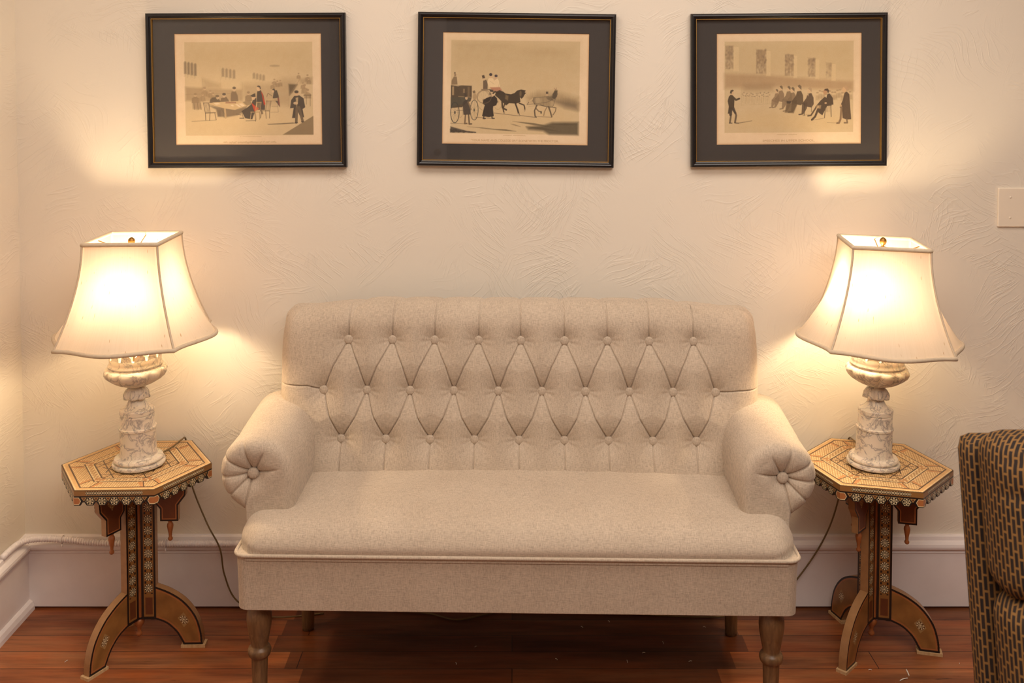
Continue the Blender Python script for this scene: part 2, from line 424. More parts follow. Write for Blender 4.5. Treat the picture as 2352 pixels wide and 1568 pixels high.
# white panelled door with casing in the wall behind the camera (shows faintly in the picture glass)
def door(name, x0, x1, ztop):
    d = struct(name, box(x0, x1, YF + .001, YF + .03, 0.005, ztop), M_white)
    w = (x1 - x0)
    P = []
    for a0, a1 in ((.08, .46), (.54, .92)):
        for b0, b1 in ((.1, .42), (.5, .92)):
            P.append(rbox(x0 + w * a0, x0 + w * a1, YF + .02, YF + .045, ztop * b0, ztop * b1, .008, 2))
    obj('door_panel', join(P), M_white, d)
    cs = [box(x0 - .11, x0 - .005, YF + .001, YF + .05, 0, ztop + .11), box(x1 + .005, x1 + .11, YF + .001, YF + .05, 0, ztop + .11), box(x0 - .005, x1 + .005, YF + .001, YF + .05, ztop + .01, ztop + .11)]
    obj('door_casing', join(cs), M_dark, d)
    obj('door_knob', lathe([(.0, 0), (.02, 0), (.012, .02), (.012, .035), (.028, .045), (.028, .06), (.0, .068)], 20), M_brass, d).matrix_local = Matrix.Translation((x1 - .07, YF + .03, .95)) @ Matrix.Rotation(-pi / 2, 4, 'X')
door('door_1', -1.33, -.52, 2.02)

# ------------------------------------------------------------------ settee
SX, SY = .013, -.38
def make_settee():
    t = thing('settee', 'oatmeal linen button-tufted settee with rolled arms and turned wooden legs', 'sofa', (SX, SY, 0), R(-1.3))
    k = 2.78 / 2350
    rows = [([793, 896, 995, 1098, 1197, 1299, 1399, 1496, 1599], .843), ([737, 838, 939, 1041, 1145, 1246, 1347, 1449, 1550, 1648], .708), ([780, 884, 987, 1090, 1193, 1298, 1400, 1502, 1602], .579)]
    B = [[((px - 1176) * k - .018, z) for px in r] for r, z in rows]
    btn = [p for r in B for p in r]
    segs = []
    for p in B[0]: segs.append((p, (p[0] + (.006 if p[0] < 0 else -.004), 1.0)))
    for p in B[2]: segs.append((p, (p[0] - .004 * np.sign(-p[0]), .40)))
    for j in range(9):
        def bow(p, q, s):
            m = ((p[0] + q[0]) / 2 + s * .006, (p[1] + q[1]) / 2); return [(p, m), (m, q)]
        segs += bow(B[0][j], B[1][j], -1) + bow(B[0][j], B[1][j + 1], 1) + bow(B[1][j], B[2][j], -1) + bow(B[1][j + 1], B[2][j], 1)
    segs.append((B[1][0], (-.58, .722))); segs.append(((-.58, .722), (-.72, .724)))
    segs.append((B[1][-1], (.60, .716))); segs.append(((.60, .716), (.72, .718)))
    nx, nz = 860, 340
    u = np.linspace(-1, 1, nx); u = u * .985 + .015 * u ** 21; v = np.linspace(0, 1, nz)
    U, Vv = np.meshgrid(u, v)
    z0 = .41
    def zt(x):
        e = np.abs(x) / .66
        z = .945 - .020 * np.clip((e - .62) / .3, 0, 1) ** 1.2
        for p in B[0]: z = z - .006 * np.exp(-np.abs(x - p[0] - (.006 if p[0] < 0 else -.004)) / .011)
        return z
    hw0 = .66; ZT = zt(U * hw0); Z = z0 + Vv * (ZT - z0)
    HW = .664 - .018 * np.clip((Z - .80) / .15, 0, 1) ** 2 - .010 * np.clip((.72 - Z) / .2, 0, 1) ** 1.5
    cr_ = .03; HW = HW - (cr_ - np.sqrt(np.maximum(cr_ ** 2 - np.clip(Z - (ZT - cr_), 0, cr_) ** 2, 0)))
    X = U * HW
    dx = (1 - np.abs(U)) * HW; dz = (1 - Vv) * (ZT - z0); rr = .032; rt = .065
    q = np.sqrt(np.clip(1 - dx / rr, 0, 1) ** 2 + np.clip(1 - dz / rt, 0, 1) ** 2); q = np.clip(q, 0, 1)
    drop = .038 * (1 - np.sqrt(1 - q * q))
    db = np.full(X.shape, 1e9); wr = np.zeros(X.shape)
    for i, (bx, bz) in enumerate(btn):
        d = np.hypot(X - bx, Z - bz); db = np.minimum(db, d)
        th = np.arctan2(Z - bz, X - bx)
        wr += np.exp(-((d - .026) / .016) ** 2) * np.abs(np.cos(th)) ** 3 * np.sin(th * 11 + i * 2.1)
    ds = np.full(X.shape, 1e9)
    for p, s in segs: ds = np.minimum(ds, segdist(X, Z, p, s))
    h = .029 * (1 - np.exp(-(db / .036) ** 1.3)) + .0032 * (1 - np.exp(-ds / .022))- .0006 * wr
    h = h * (1 - np.exp(-dx / .045)) * (1 - .9 * np.exp(-dz / .04)) - .0056 * np.exp(-(ds / .0014) ** 2) * np.clip(dx / .01, 0, 1)
    ybase = .140 + .085 * (Z - z0) / .55
    Y = ybase - h + drop
    P = np.stack([X, Y, Z], -1).reshape(-1, 3); F = grid_faces(nx, nz).tolist()
    # shell behind
    loop = list(range(0, nx)) + [r * nx + nx - 1 for r in range(1, nz)] + [(nz - 1) * nx + c for c in range(nx - 2, -1, -1)] + [r * nx for r in range(nz - 2, 0, -1)]
    base = len(P); ring = P[loop].copy(); ring[:, 1] = np.maximum(ring[:, 1] + .02, .265 + .05 * (ring[:, 2] - z0))
    P = np.concatenate([P, ring]); n = len(loop)
    for i in range(n): F.append((loop[i], base + i, base + (i + 1) % n, loop[(i + 1) % n]))
    F.append(tuple(base + i for i in range(n)))
    obj('tufted_backrest', (P, F), M_linen, t, smooth=True)
    # buttons
    bp = [(0.0001, .0034), (.004, .0033), (.0075, .0028), (.0100, .0014), (.0112, -.001), (.0108, -.004)]
    VB, FB = lathe([(r, z) for r, z in bp][::-1], 20); VB = [(x, -z, y) for x, y, z in VB]
    b0 = None
    def button(x, y, z, s=1):
        nonlocal b0
        if b0 is None: b0 = obj('button', (VB, FB), M_linen, t, smooth=True); o = b0
        else: o = b0.copy(); C.objects.link(o)
        o.location = (x, y, z); o.scale = (s, s, s)
    for bx, bz in btn:
        i = np.argmin(np.hypot(X - bx, Z - bz)); button(bx, Y.ravel()[i] - .0098, bz, 1.2)
    # seat cushion
    nx, ny = 300, 130
    x = .676 * np.sin(np.linspace(-1, 1, nx) * pi / 2); y = -.207 + .407 * (1 - np.cos(np.linspace(0, 1, ny) * pi / 2)); X, Y = np.meshgrid(x, y)
    rx = .065; ry = .10
    dx = .676 - np.abs(X); dy = Y + .207
    q = np.clip(np.sqrt(np.clip(1 - dx / rx, 0, 1) ** 2 + np.clip(1 - dy / ry, 0, 1) ** 2), 0, 1)
    Z = .428 + .066 * (1 - q ** 2.7) ** (1 / 2.7) + .015 * (1 - (X / .676) ** 2) * np.clip(dy / .2, 0, 1)
    P = np.stack([X, Y, Z], -1).reshape(-1, 3)
    # the corners are rounded in plan and the sides bulge slightly over the piping
    bul = np.exp(-((P[:, 2] - .445) / .018) ** 2) * .004
    P[:, 1] -= np.where(P[:, 1] < -.15, bul, 0); P[:, 0] += np.sign(P[:, 0]) * np.where(np.abs(P[:, 0]) > .62, bul, 0)
    cxm = np.abs(P[:, 0]) > .64; cr = np.clip(np.abs(P[:, 0]) - .646, 0, .03) / .03 * np.clip(-.177 - P[:, 1], 0, .03) / .03
    P[:, 0] -= np.sign(P[:, 0]) * cr * .0095; P[:, 1] += cr * .0095
    F = grid_faces(nx, ny)
    loop = list(range(0, nx)) + [r * nx + nx - 1 for r in range(1, ny)] + [(ny - 1) * nx + c for c in range(nx - 2, -1, -1)] + [r * nx for r in range(ny - 2, 0, -1)]
    ring = P[loop].copy(); ring[:, 2] = .415; base = len(P); n = len(loop); F = F.tolist()
    for i in range(n): F.append((loop[i], base + i, base + (i + 1) % n, loop[(i + 1) % n]))
    obj('seat_cushion', (np.concatenate([P, ring]), F), M_linen, t, smooth=True)
    # rail with slightly rounded corners, piping above
    def outline(hx, y0, y1, r, k=8):
        pts = []
        for cx, cy, a0 in ((hx - r, y0 + r, -pi / 2), (hx - r, y1 - r, 0), (-hx + r, y1 - r, pi / 2), (-hx + r, y0 + r, pi)):
            for j in range(k + 1):
                a = a0 + j * (pi / 2) / k; pts.append((cx + r * cos(a), cy + r * sin(a)))
        return pts
    V = []; F = []
    zs = [(.289, -.004), (.292, 0), (.36, .001), (.424, .003)]
    for z, dd in zs:
        for p in outline(.672 + dd, -.203 - dd, .30, .025): V.append((p[0], p[1], z))
    n = len(outline(.6, -.2, .3, .02))
    for i in range(len(zs) - 1):
        for j in range(n): F.append((i * n + j, i * n + (j + 1) % n, (i + 1) * n + (j + 1) % n, (i + 1) * n + j))
    F.append(tuple(range(n))[::-1]); F.append(tuple((len(zs) - 1) * n + j for j in range(n)))
    obj('seat_rail', (V, F), M_linen, t)
    pp = [(p[0], p[1], .427) for p in outline(.6775, -.2095, .30, .030)]
    obj('piping', tube(pp, .0048, 8, True), M_linen, t, smooth=True)
    # arms
    sec = [(.56, .415), (.559, .46), (.557, .50), (.554, .545), (.556, .585), (.566, .618), (.586, .645), (.618, .662), (.655, .668), (.692, .662), (.722, .643), (.738, .614), (.743, .583), (.738, .55), (.723, .522), (.703, .503), (.688, .492), (.680, .478), (.677, .455), (.676, .415)]
    for s in (-1, 1):
        pts = np.array(catmull(sec, 9) + [(x_, .415) for x_ in np.linspace(.672, .564, 28)]); cc = np.array((.660, .581))
        crease = [R(a) for a in (107, 62, 150, 185, 223, 257, 12)]      # seen on the left arm, outer side at 180
        ang = np.arctan2(pts[:, 1] - cc[1], -(pts[:, 0] - cc[0]))
        dmin = np.full(len(pts), 9.)
        for a in crease:
            dd = np.abs((ang - a + pi) % (2 * pi) - pi); dmin = np.minimum(dmin, dd)
        outer = np.clip((np.cos(ang - R(172)) + .25) / .7, 0, 1)
        rad = np.linalg.norm(pts - cc, axis=1)
        n = len(pts); V = []; F = []
        yf = -.093
        rings = []
        for r in (.0, .12, .2, .28, .36, .45, .54, .63, .72, .8, .87, .93, .97, .99, 1.0):
            rad_k = rad * r
            fade = np.where(outer > .05, 1, 0) * 1.0 + np.where(outer <= .05, np.clip((.068 - rad_k) / .02, 0, 1), 0)
            gro = np.exp(-(dmin * rad_k /   .0021) ** 2) * .0048 * np.clip(rad_k / .012, 0, 1) * fade
            puff = .0035 * (1 - np.exp(-(dmin * rad_k / .011) ** 2)) * fade * np.exp(-((rad_k - .04) / .03) ** 2)
            dome = .026 * (1 - np.exp(-(rad_k / .028) ** 1.5))
            e = 1 - r; edge = rad * e
            rnd = .028 * (1 - np.sqrt(1 - np.clip(1 - edge / .028, 0, 1) ** 2))
            y = yf + .010 - dome - puff + gro + rnd + .004
            p = cc + (pts - cc) * r
            pin = 1 - .032 * np.exp(-(dmin * rad / .006) ** 2) * outer * r ** 6
            p = cc + (p - cc) * pin[:, None]
            rings.append((p, y))
        pin = 1 - .032 * np.exp(-(dmin * rad / .006) ** 2) * outer
        for dyy, f in ((.015, .6), (.03, .25), (.05, .05), (.10, 0)):
            p = cc + (pts - cc) * (1 - (1 - pin) * f)[:, None]; rings.append((p, np.full(n, yf + .018 + dyy)))
        for yb in (.06, .12, .18, .24):
            g = (yb + .0) / .24; p = pts.copy(); p[:, 1] += .020 * g * np.clip((p[:, 1] - .45) / .1, 0, 1)
            rings.append((p, np.full(n, yb)))
        for p, y in rings:
            for j in range(n): V.append((s * p[j, 0], y[j], p[j, 1]))
        for i in range(len(rings) - 1):
            for j in range(n):
                f = (i * n + j, i * n + (j + 1) % n, (i + 1) * n + (j + 1) % n, (i + 1) * n + j)
                F.append(f if s > 0 else f[::-1])
        m_ = len(rings) - 1; F.append(tuple(m_ * n + j for j in range(n)))
        obj('rolled_arm', (V, F), M_linen, t, smooth=True)
        button(s * cc[0], yf + .002, cc[1], 1.3)
    # legs
    lp = [(.016, 0), (.017, .01), (.0185, .09), (.020, .143), (.0208, .150), (.026, .153), (.0285, .160), (.0285, .166), (.026, .172), (.0205, .175), (.0205, .180), (.0235, .195), (.0285, .222), (.0308, .243), (.0300, .257), (.0265, .268), (.0225, .276), (.022, .283), (.026, .287), (.026, .290)]
    l0 = obj('leg', lathe(lp, 32), M_legwood, t, smooth=True); l0.location = (-.632, -.150, 0)
    for p in ((.622, -.150, 0), (-.60, .24, 0), (.60, .24, 0)):
        o = l0.copy(); C.objects.link(o); o.location = p
    return t
make_settee()

# ------------------------------------------------------------------ inlaid side tables
cTAN = s2l((186, 146, 92)); cDK = s2l((74, 48, 32)); cCRM = s2l((228, 208, 164)); cORG = s2l((180, 112, 64)); cBLK = s2l((32, 24, 22)); cBRN = s2l((128, 80, 42)); cRED = s2l((106, 58, 32)); cLT = s2l((196, 156, 104)); cHON = s2l((146, 100, 52))
def sel(c, a, m):
    c[m] = a; return c
def khat(x, y, s):
    v = np.cos(2 * pi * x / s) + np.cos(2 * pi * (x / 2 + y * .866) / s) + np.cos(2 * pi * (x / 2 - y * .866) / s)
    c = np.tile(cTAN, (len(x), 1)); sel(c, cCRM, v > .55); sel(c, .55 * cTAN + .45 * cBRN, v < -1.0); return c
def rosette(c, x, y, Rr, n=10, dark=cBLK):
    r = np.hypot(x, y) / Rr; t = np.arctan2(y, x); ins = r < 1
    sel(c, dark, ins)
    w = ins & (((r < .2)) | ((r > .28) & (r < .52) & (np.cos(n * t) > -.1)) | ((r > .58) & (r < .92) & (np.cos(n * t + pi) > -.05)))
    return sel(c, cCRM, w)
HR = .2040; AP = HR * cos(pi / 6); ZT = .5115
def top_paint(x, y):
    a = np.arctan2(y, x); kk = np.floor((a % (2 * pi)) / (pi / 3)); mid = (kk + .5) * pi / 3
    h = (x * np.cos(mid) + y * np.sin(mid)) / AP; tt = (-x * np.sin(mid) + y * np.cos(mid))
    half = h * HR / 2; e = np.abs(tt)
    c = np.tile(cLT, (len(x), 1))
    sel(c, cDK, (h > .985)); zz = (h > .965) & (h <= .985) & (np.sin(tt * 2 * pi / .004) > 0); sel(c, cCRM, zz)
    sel(c, cDK, (h < .915) & (h > .892))
    A = (h <= .892) & (h > .70)
    k1 = khat(tt, h * AP, .0062); c[A] = k1[A]
    edge = half * .62
    sel(c, .5 * cORG + .5 * cTAN, A & (np.abs(e - edge - .004 - (h - .70) * .03) < .006) & (h > .72))
    sel(c, cDK, A & (np.abs(e - edge - .013) < .0016))
    sel(c, cDK, (h <= .70) & (h > .682))
    Bd = (h <= .682) & (h > .575); c[Bd] = khat(tt + .003, h * AP, .0085)[Bd]
    sel(c, cCRM, Bd & ((h > .668) | (h < .590)))
    sel(c, .5 * cORG + .5 * cTAN, Bd & (half - e < .012) & (half - e > .0035))
    sel(c, cDK, (h <= .575) & (h > .552))
    I = h <= .552; c[I] = khat(x, y, .0055)[I]
    # inner star lattice
    for m_ in range(6):
        an = m_ * pi / 3
        d1 = np.abs(x * np.cos(an) + y * np.sin(an) - .062)
        sel(c, cDK, I & (d1 < .0018) & (np.abs(-x * np.sin(an) + y * np.cos(an)) < .06))
        d2 = np.abs(x * np.cos(an + pi / 6) + y * np.sin(an + pi / 6) - .074)
        sel(c, cDK, I & (d2 < .0016))
        d3 = np.abs(-x * np.sin(an) + y * np.cos(an)); sel(c, cDK, I & (d3 < .0015) & (x * np.cos(an) + y * np.sin(an) > .05))
    return c
side = HR
def apron_poly():
    b = ZT - .040
    pts = [(-side / 2, ZT - .002), (-side / 2, b)]
    pts += [(-side / 2 + .016, b), (-side / 2 + .021, b + .008)]
    n = 5; p = (side - .05) / n
    for i in range(n):
        c = -side / 2 + .025 + p * (i + .5); w = p / 2
        pts += [(c - w + .001, b + .009), (c - w * .52, b), (c + w * .52, b), (c + w - .001, b + .009)]
    pts += [(side / 2 - .021, b + .008), (side / 2 - .016, b), (side / 2, b), (side / 2, ZT - .002)]
    return pts
def apron_paint(s, z):
    c = np.tile(cBLK, (len(s), 1)); t = ZT - z
    top = t < .0150; c[top] = cHON * .9 + .1 * cLT
    strip = (t > .0035) & (t < .0125) & (np.abs(s) < side / 2 - .030)
    u = (s / .0064) % 1 - .5; w = (t - .008) / .0064
    dd = np.hypot(u, w); c[strip] = cBLK; sel(c, cCRM, strip & ((dd < .40) & (dd > .0))); sel(c, cBLK, strip & (dd < .14))
    sel(c, cCRM, strip & ((np.abs(u) > .38) & (np.abs(np.abs(w) - .55) < .16)))
    sel(c, cDK, (t > .0150) & (t < .0165))
    n = 5; p = (side - .05) / n; b = .027
    for i in range(n + 1):
        cc = -side / 2 + .025 + p * i; x = s - cc; tz = t - .019
        tri = (tz > 0) & (tz < .010) & (np.abs(x) < (.010 - tz) * .72); sel(c, cTAN, tri)
        tri2 = (tz > .0014) & (tz < .0075) & (np.abs(x) < (.0075 - tz) * .62); sel(c, cRED, tri2)
        if i < n:
            x = s - (-side / 2 + .025 + p * (i + .5)); y = t - .0285
            hx = np.maximum(np.abs(y) / .866, np.abs(y) / 1.732 + np.abs(x)); m_ = hx < .0112; sel(c, cCRM, m_)
            sel(c, cBLK, hx < .0098); rosette(c, x, y, .0096, 6)
    e = side / 2 - np.abs(s); y = np.abs(t - .0285)
    m_ = (e < .0175 - y * .55) & (y < .0095); sel(c, cCRM, m_); sel(c, cORG, (e < .0158 - y * .55) & (y < .0080))
    return c
board = [(.004, .082), (.050, .080)]
inner = catmull([(.050, .080), (.078, .068), (.103, .045), (.118, .020), (.124, .008)], 5)
outer = catmull([(.176, .008), (.172, .045), (.158, .088), (.128, .128), (.090, .155), (.050, .172)], 6)
BOARD = board + [tuple(p) for p in inner[1:]] + [tuple(p) for p in outer] + [(.050, .466), (.004, .466)]
BRACKET = [(.052, .466), (.137, .466), (.133, .424), (.113, .398), (.113, .354), (.064, .354), (.064, .388), (.052, .402)]
def board_paint(r, z):
    d = polydist(r, z, BOARD)
    c = np.tile(cHON, (len(r), 1)) * (1 + .12 * np.sin(z * 90 + r * 60 + 3 * np.sin(r * 40)))[:, None]
    sel(c, cORG * .9, d < .0095); sel(c, cBLK, d < .0052)
    post = (r < .050)
    c[post] = cHON; sel(c, cBLK, post & ((r > .0445) | (r < .017))); sel(c, cRED, post & (r < .010))
    sel(c, cBLK, post & (z < .088))
    strip = post & (r > .0185) & (r < .043) & (z > .145)
    zz = (z - .168) / .0323; i = np.round(zz); ok = strip & (i >= 0) & (i <= 7)
    ii = z - .168 - i * .0323
    c2 = c.copy(); rosette(c2, r - .0307, ii, .0118, 10); c[ok] = c2[ok]
    tz = np.abs(ii) ; tri = ok & (np.abs(tz - .0161) < .0035) & (np.abs(np.abs(r - .0307) - .0085) < .0025); sel(c, cBLK, tri)
    sel(c, cRED, post & (r > .021) & (r < .0405) & (z < .142) & (z > .094))
    # lozenge on the foot
    x = (r - .125); y = (z - .078); a = x * cos(.75) - y * sin(.75); b_ = x * sin(.75) + y * cos(.75)
    m_ = (np.abs(x) / .016 + np.abs(y + x * .35) / .021 < 1); sel(c, cTAN * .8, m_)
    c2 = c.copy(); rosette(c2, x, y + x * .35, .0115, 8, cBRN * .6); mm = m_ & (np.hypot(x, y + x * .35) < .0115); c[mm] = c2[mm]
    return c
def bracket_paint(r, z):
    d = polydist(r, z, BRACKET)
    c = np.tile(cRED * 1.15, (len(r), 1)); sel(c, cORG, d < .0075); sel(c, cBLK, d < .0045)
    x = r - .0925; y = z - .440; m_ = np.abs(x) / .016 + np.abs(y) / .022 < 1
    sel(c, cBRN, m_); c[m_] = khat(x, y, .006)[m_] * .8
    return c
def board_mesh(poly, th, paint, ang, step=.00085):
    er = np.array([cos(ang), sin(ang), 0]); en = np.array([-sin(ang), cos(ang), 0])
    def mp(off):
        def f(a, b): return tuple(er * a + en * off + np.array([0, 0, b]))
        return f
    solid = prism(poly, mp(th / 2), mp(-th / 2))
    def g(off):
        def f(a, b): return (er[0] * a + en[0] * off, er[1] * a + en[1] * off, b)
        return f
    return with_paint(solid, s2l((166, 122, 80)), [painted(poly, step, paint, g(-th / 2 - .0003)), painted(poly, step, paint, g(th / 2 + .0003), True)])
def turned(scale=1.0):
    return [(.0035, 0), (.0062, .003), (.0066, .007), (.0042, .011), (.0048, .020), (.0076, .034), (.0088, .041), (.0080, .047), (.0050, .051), (.0050, .053), (.0075, .056), (.0060, .060)]
TABLE_MESH = {}
def make_table(loc, rz, label):
    t = thing('side_table', label, 'table', loc, rz, 'inlaid hexagonal side tables')
    def add(name, key, build, m, smooth=False):
        if key not in TABLE_MESH:
            r = build()
            o = obj(name, r[0], m, t, smooth, col=r[1]) if isinstance(r[0], tuple) else obj(name, r, m, t, smooth)
            TABLE_MESH[key] = o.data
        else:
            o = bpy.data.objects.new(name, TABLE_MESH[key]); C.objects.link(o); o.parent = t
        return o
    hexp = [(HR * cos(k * pi / 3), HR * sin(k * pi / 3)) for k in range(6)]
    def top():
        p1 = [(x * .994, y * .994) for x, y in hexp]
        solid = prism(p1, lambda a, b: (a, b, ZT - .0125), lambda a, b: (a, b, ZT - .0004))
        return with_paint(solid, cLT, [painted(hexp, .00095, top_paint, lambda a, b: (a, b, np.full(len(a), ZT)))])
    add('tabletop', 'top', top, M_inlay)
    for k in range(6):
        def ap(k=k):
            mid = (k + .5) * pi / 3; n = np.array([cos(mid), sin(mid), 0]); tg = np.array([-sin(mid), cos(mid), 0])
            poly = apron_poly()
            def mp(off): return lambda a, b: tuple(n * (AP - off) + tg * a + np.array([0, 0, b]))
            solid = prism(poly, mp(.009), mp(.0006))
            g = lambda a, b: (n[0] * AP + tg[0] * a, n[1] * AP + tg[1] * a, b)
            return with_paint(solid, cDK, [painted(poly, .0007, apron_paint, g)])
        add('apron_panel', 'ap%d' % k, ap, M_inlay)
    for k in range(3):
        ang = k * 2 * pi / 3
        add('leg', 'leg%d' % k, lambda: board_mesh(BOARD, .022, board_paint, ang), M_inlay)
        add('bracket', 'br%d' % k, lambda: board_mesh(BRACKET, .018, bracket_paint, ang), M_inlay)
        def pad():
            er = Vector((cos(ang), sin(ang), 0)); en = Vector((-sin(ang), cos(ang), 0))
            P = [(.117, -.0145), (.183, -.0145), (.183, .0145), (.117, .0145)]
            return prism(P, lambda a, b: tuple(er * a + en * b), lambda a, b: tuple(er * a + en * b + Vector((0, 0, .0078))))
        add('foot_pad', 'pad%d' % k, pad, M_footpad)
        def pen():
            V, F = lathe(turned(), 20); return [(x + .0885 * cos(ang), y + .0885 * sin(ang), z + .296) for x, y, z in V], F
        add('pendant', 'pen%d' % k, pen, M_pendant, True)
    def core():
        V, F = lathe([(.017, .088), (.017, .466)], 6); return V, F
    add('centre_post', 'core', core, M_pendant)
    def fin():
        V, F = lathe([(.0055, 0), (.0085, .004), (.0085, .009), (.005, .014), (.006, .024), (.013, .034), (.0155, .042), (.013, .048), (.008, .052), (.011, .055), (.011, .060)], 24); return [(x, y, z + .030) for x, y, z in V], F
    add('finial', 'fin', fin, M_pendant, True)
    return t
M_footpad = m_wood('pale_wood', L(188, 150, 104), L(214, 180, 134), .6)
TL = (-1.030, -.214); TR = (.994, -.212)
make_table((TL[0], TL[1], 0), R(2), 'inlaid hexagonal side table near the left wall, left of the settee')
make_table((TR[0], TR[1], 0), R(-13.5), 'inlaid hexagonal side table right of the settee, by the patterned armchair')

# ------------------------------------------------------------------ table lamps
def shade_mesh():
    nu, nv = 25, 40; V = []; F = []; UV = []
    zt, zb = .610, .345
    sides = []
    cols = 4 * (nu - 1)
    for j in range(nv + 1):
        v = j / nv; hw = .0985 + .0570 * v ** 1.75; bow = .060 * v ** 1.8; z = zt + (zb - zt) * v
        for k in range(4):
            a = k * pi / 2
            for i in range(nu - 1):
                s = -1 + 2 * i / (nu - 1)
                bb = .5 * (1 + cos(pi * s)) ** 1.0 * bow
                x, y = s * hw, -(hw + bb)
                dz = .003 * .5 * (1 + cos(pi * s)) * v
                V.append((x * cos(a) - y * sin(a), x * sin(a) + y * cos(a), z + dz)); UV.append(((k * 2 + (s + 1)) * .15, v * .27))
    for j in range(nv):
        for i in range(cols):
            i2 = (i + 1) % cols; F.append((j * cols + i, (j + 1) * cols + i, (j + 1) * cols + i2, j * cols + i2))
    return V, F, UV, cols, nu, nv
def stretch(VF, k=1.032):
    V, F = VF; return [(x, y, z * k) for x, y, z in V], F
def make_lamp(loc, rz, tilt, label, shade_rot, bulb_off, cord, shade_tilt=(0, 0), shade_z=0):
    t = thing('table_lamp', label, 'lamp', loc, 0, 'alabaster table lamps')
    t.rotation_euler = tilt
    ped = [(.0001, .0015), (.0665, .0015), (.0695, .004), (.0700, .009), (.0685, .0125), (.0605, .0132), (.0605, .0142), (.0640, .0165), (.0648, .0200), (.0630, .0240), (.0575, .0268), (.0520, .0272), (.0500, .0290), (.0484, .035), (.0472, .045), (.0466, .096), (.0468, .0975), (.0492, .099), (.0495, .1015), (.0492, .104), (.0465, .1055), (.0452, .108), (.0450, .1365), (.0436, .1375), (.0436, .1390), (.0455, .1400), (.0458, .1500), (.0445, .1525), (.037, .1545), (.030, .1595), (.0245, .167), (.0210, .176), (.0195, .186), (.0195, .196)]
    obj('pedestal', stretch(lathe(ped, 64)), M_ala, t, True, sharp=28)
    # drooping acanthus collar
    def cm(a, z): return 1 + (.20 * abs(cos(4 * a)) - .14 + .035 * cos(32 * a)) * min(1, max(0, (.212 - z) / .02))
    col = [(.019, .197), (.028, .1855), (.0335, .1815), (.0345, .1840), (.0330, .1910), (.0295, .1990), (.0240, .2060), (.0180, .2125), (.0165, .2135), (.0165, .200)]
    obj('leaf_collar', stretch(lathe(col, 96, cm)), M_ala, t, True)
    def um(a, z):
        k = math.exp(-((z - .244) / .017) ** 2); return 1 + k * (.11 * abs(cos(6 * a)) ** .7 - .075)
    urn = [(.0001, .2100), (.0170, .2105), (.0225, .2125), (.036, .2165), (.052, .2230), (.066, .2315), (.0765, .2415), (.0815, .2505), (.0815, .2565), (.0780, .2625), (.0715, .2655), (.0690, .2665), (.0700, .2685), (.0720, .2700), (.0720, .2725), (.0690, .2745), (.0675, .280), (.0680, .292), (.0640, .293), (.0625, .283), (.060, .276), (.03, .274), (.0001, .274)]
    obj('urn', stretch(lathe(urn, 96, um)), M_ala, t, True)
    n = 12; V = []; F = []
    for k in range(n):
        b = len(V)
        for r in (.0685, .0625):
            for da, z in ((-.42, .290), (-.36, .303), (0, .312), (.36, .303), (.42, .290)):
                a = 2 * pi * (k + da) / n; V.append((r * cos(a), r * sin(a), z))
        F += [tuple(b + i for i in range(5)), tuple(b + 5 + i for i in range(5))[::-1]] + [(b + i, b + 5 + i, b + 5 + (i + 1) % 5, b + (i + 1) % 5) for i in range(5)]
    obj('crown_points', stretch((V, F)), M_ala, t)
    obj('socket', lathe([(.006, .27), (.006, .40), (.013, .402), (.019, .41), (.019, .455), (.015, .46)], 24), M_brass, t, True)
    # shade
    V, F, UV, cols, nu, nv = shade_mesh()
    sh = obj('lamp_shade', (V, F), M_shade, t, True, uv=UV)
    sh.rotation_euler = (shade_tilt[0], shade_tilt[1], shade_rot); sh.location = (0, 0, shade_z)
    rim0 = V[:cols]; rim1 = V[nv * cols:]
    pr = [tube(rim0, .0058, 8, True), tube(rim1, .0058, 8, True)]
    for k in range(4):
        c = k * (nu - 1); pr.append(tube([V[j * cols + c] for j in range(nv + 1)], .0030, 6))
    obj('shade_piping', join(pr), M_trimcloth, sh, True)
    zs = .604
    hp = [(-.018, 0, .455), (-.04, 0, .49), (-.045, 0, .54), (-.03, 0, .585), (0, 0, zs - .004), (.03, 0, .585), (.045, 0, .54), (.04, 0, .49), (.018, 0, .455)]
    obj('harp', tube(catmull(hp, 5), .0016, 6), M_brass, t, True)
    sp = []
    for k in range(4):
        a = k * pi / 2 + pi / 2; sp.append(tube([(.004 * cos(a), .004 * sin(a), zs - .010), (.05 * cos(a), .05 * sin(a), zs - .016), (.0975 * cos(a), .0975 * sin(a), zs + .002)], .0014, 6))
    so = obj('shade_spider', join(sp), M_brass, sh, True)
    f = [(.0085, zs - .010), (.0085, zs - .006), (.004, zs - .004), (.004, zs + .001), (.0065, zs + .003), (.0090, zs + .008), (.0095, zs + .012), (.0080, zs + .017), (.004, zs + .021), (.0005, zs + .022)]
    obj('finial', lathe(f, 20), M_brass, t, True)
    bl = [(.012, .46), (.013, .468), (.020, .482), (.027, .498), (.030, .513), (.027, .530), (.018, .541), (.0005, .545)]
    b = obj('light_bulb', lathe(bl, 20), M_bulb, t, True); b.location = (bulb_off[0], bulb_off[1], -.026)
    inv = Matrix.Translation(loc) @ Matrix.Rotation(tilt[1], 4, 'Y') @ Matrix.Rotation(tilt[0], 4, 'X'); inv = inv.inverted()
    c = catmull([inv @ Vector(p) for p in cord], 8)
    obj('power_cord', tube(c, .0024, 7), M_cord, t, True)
    return t
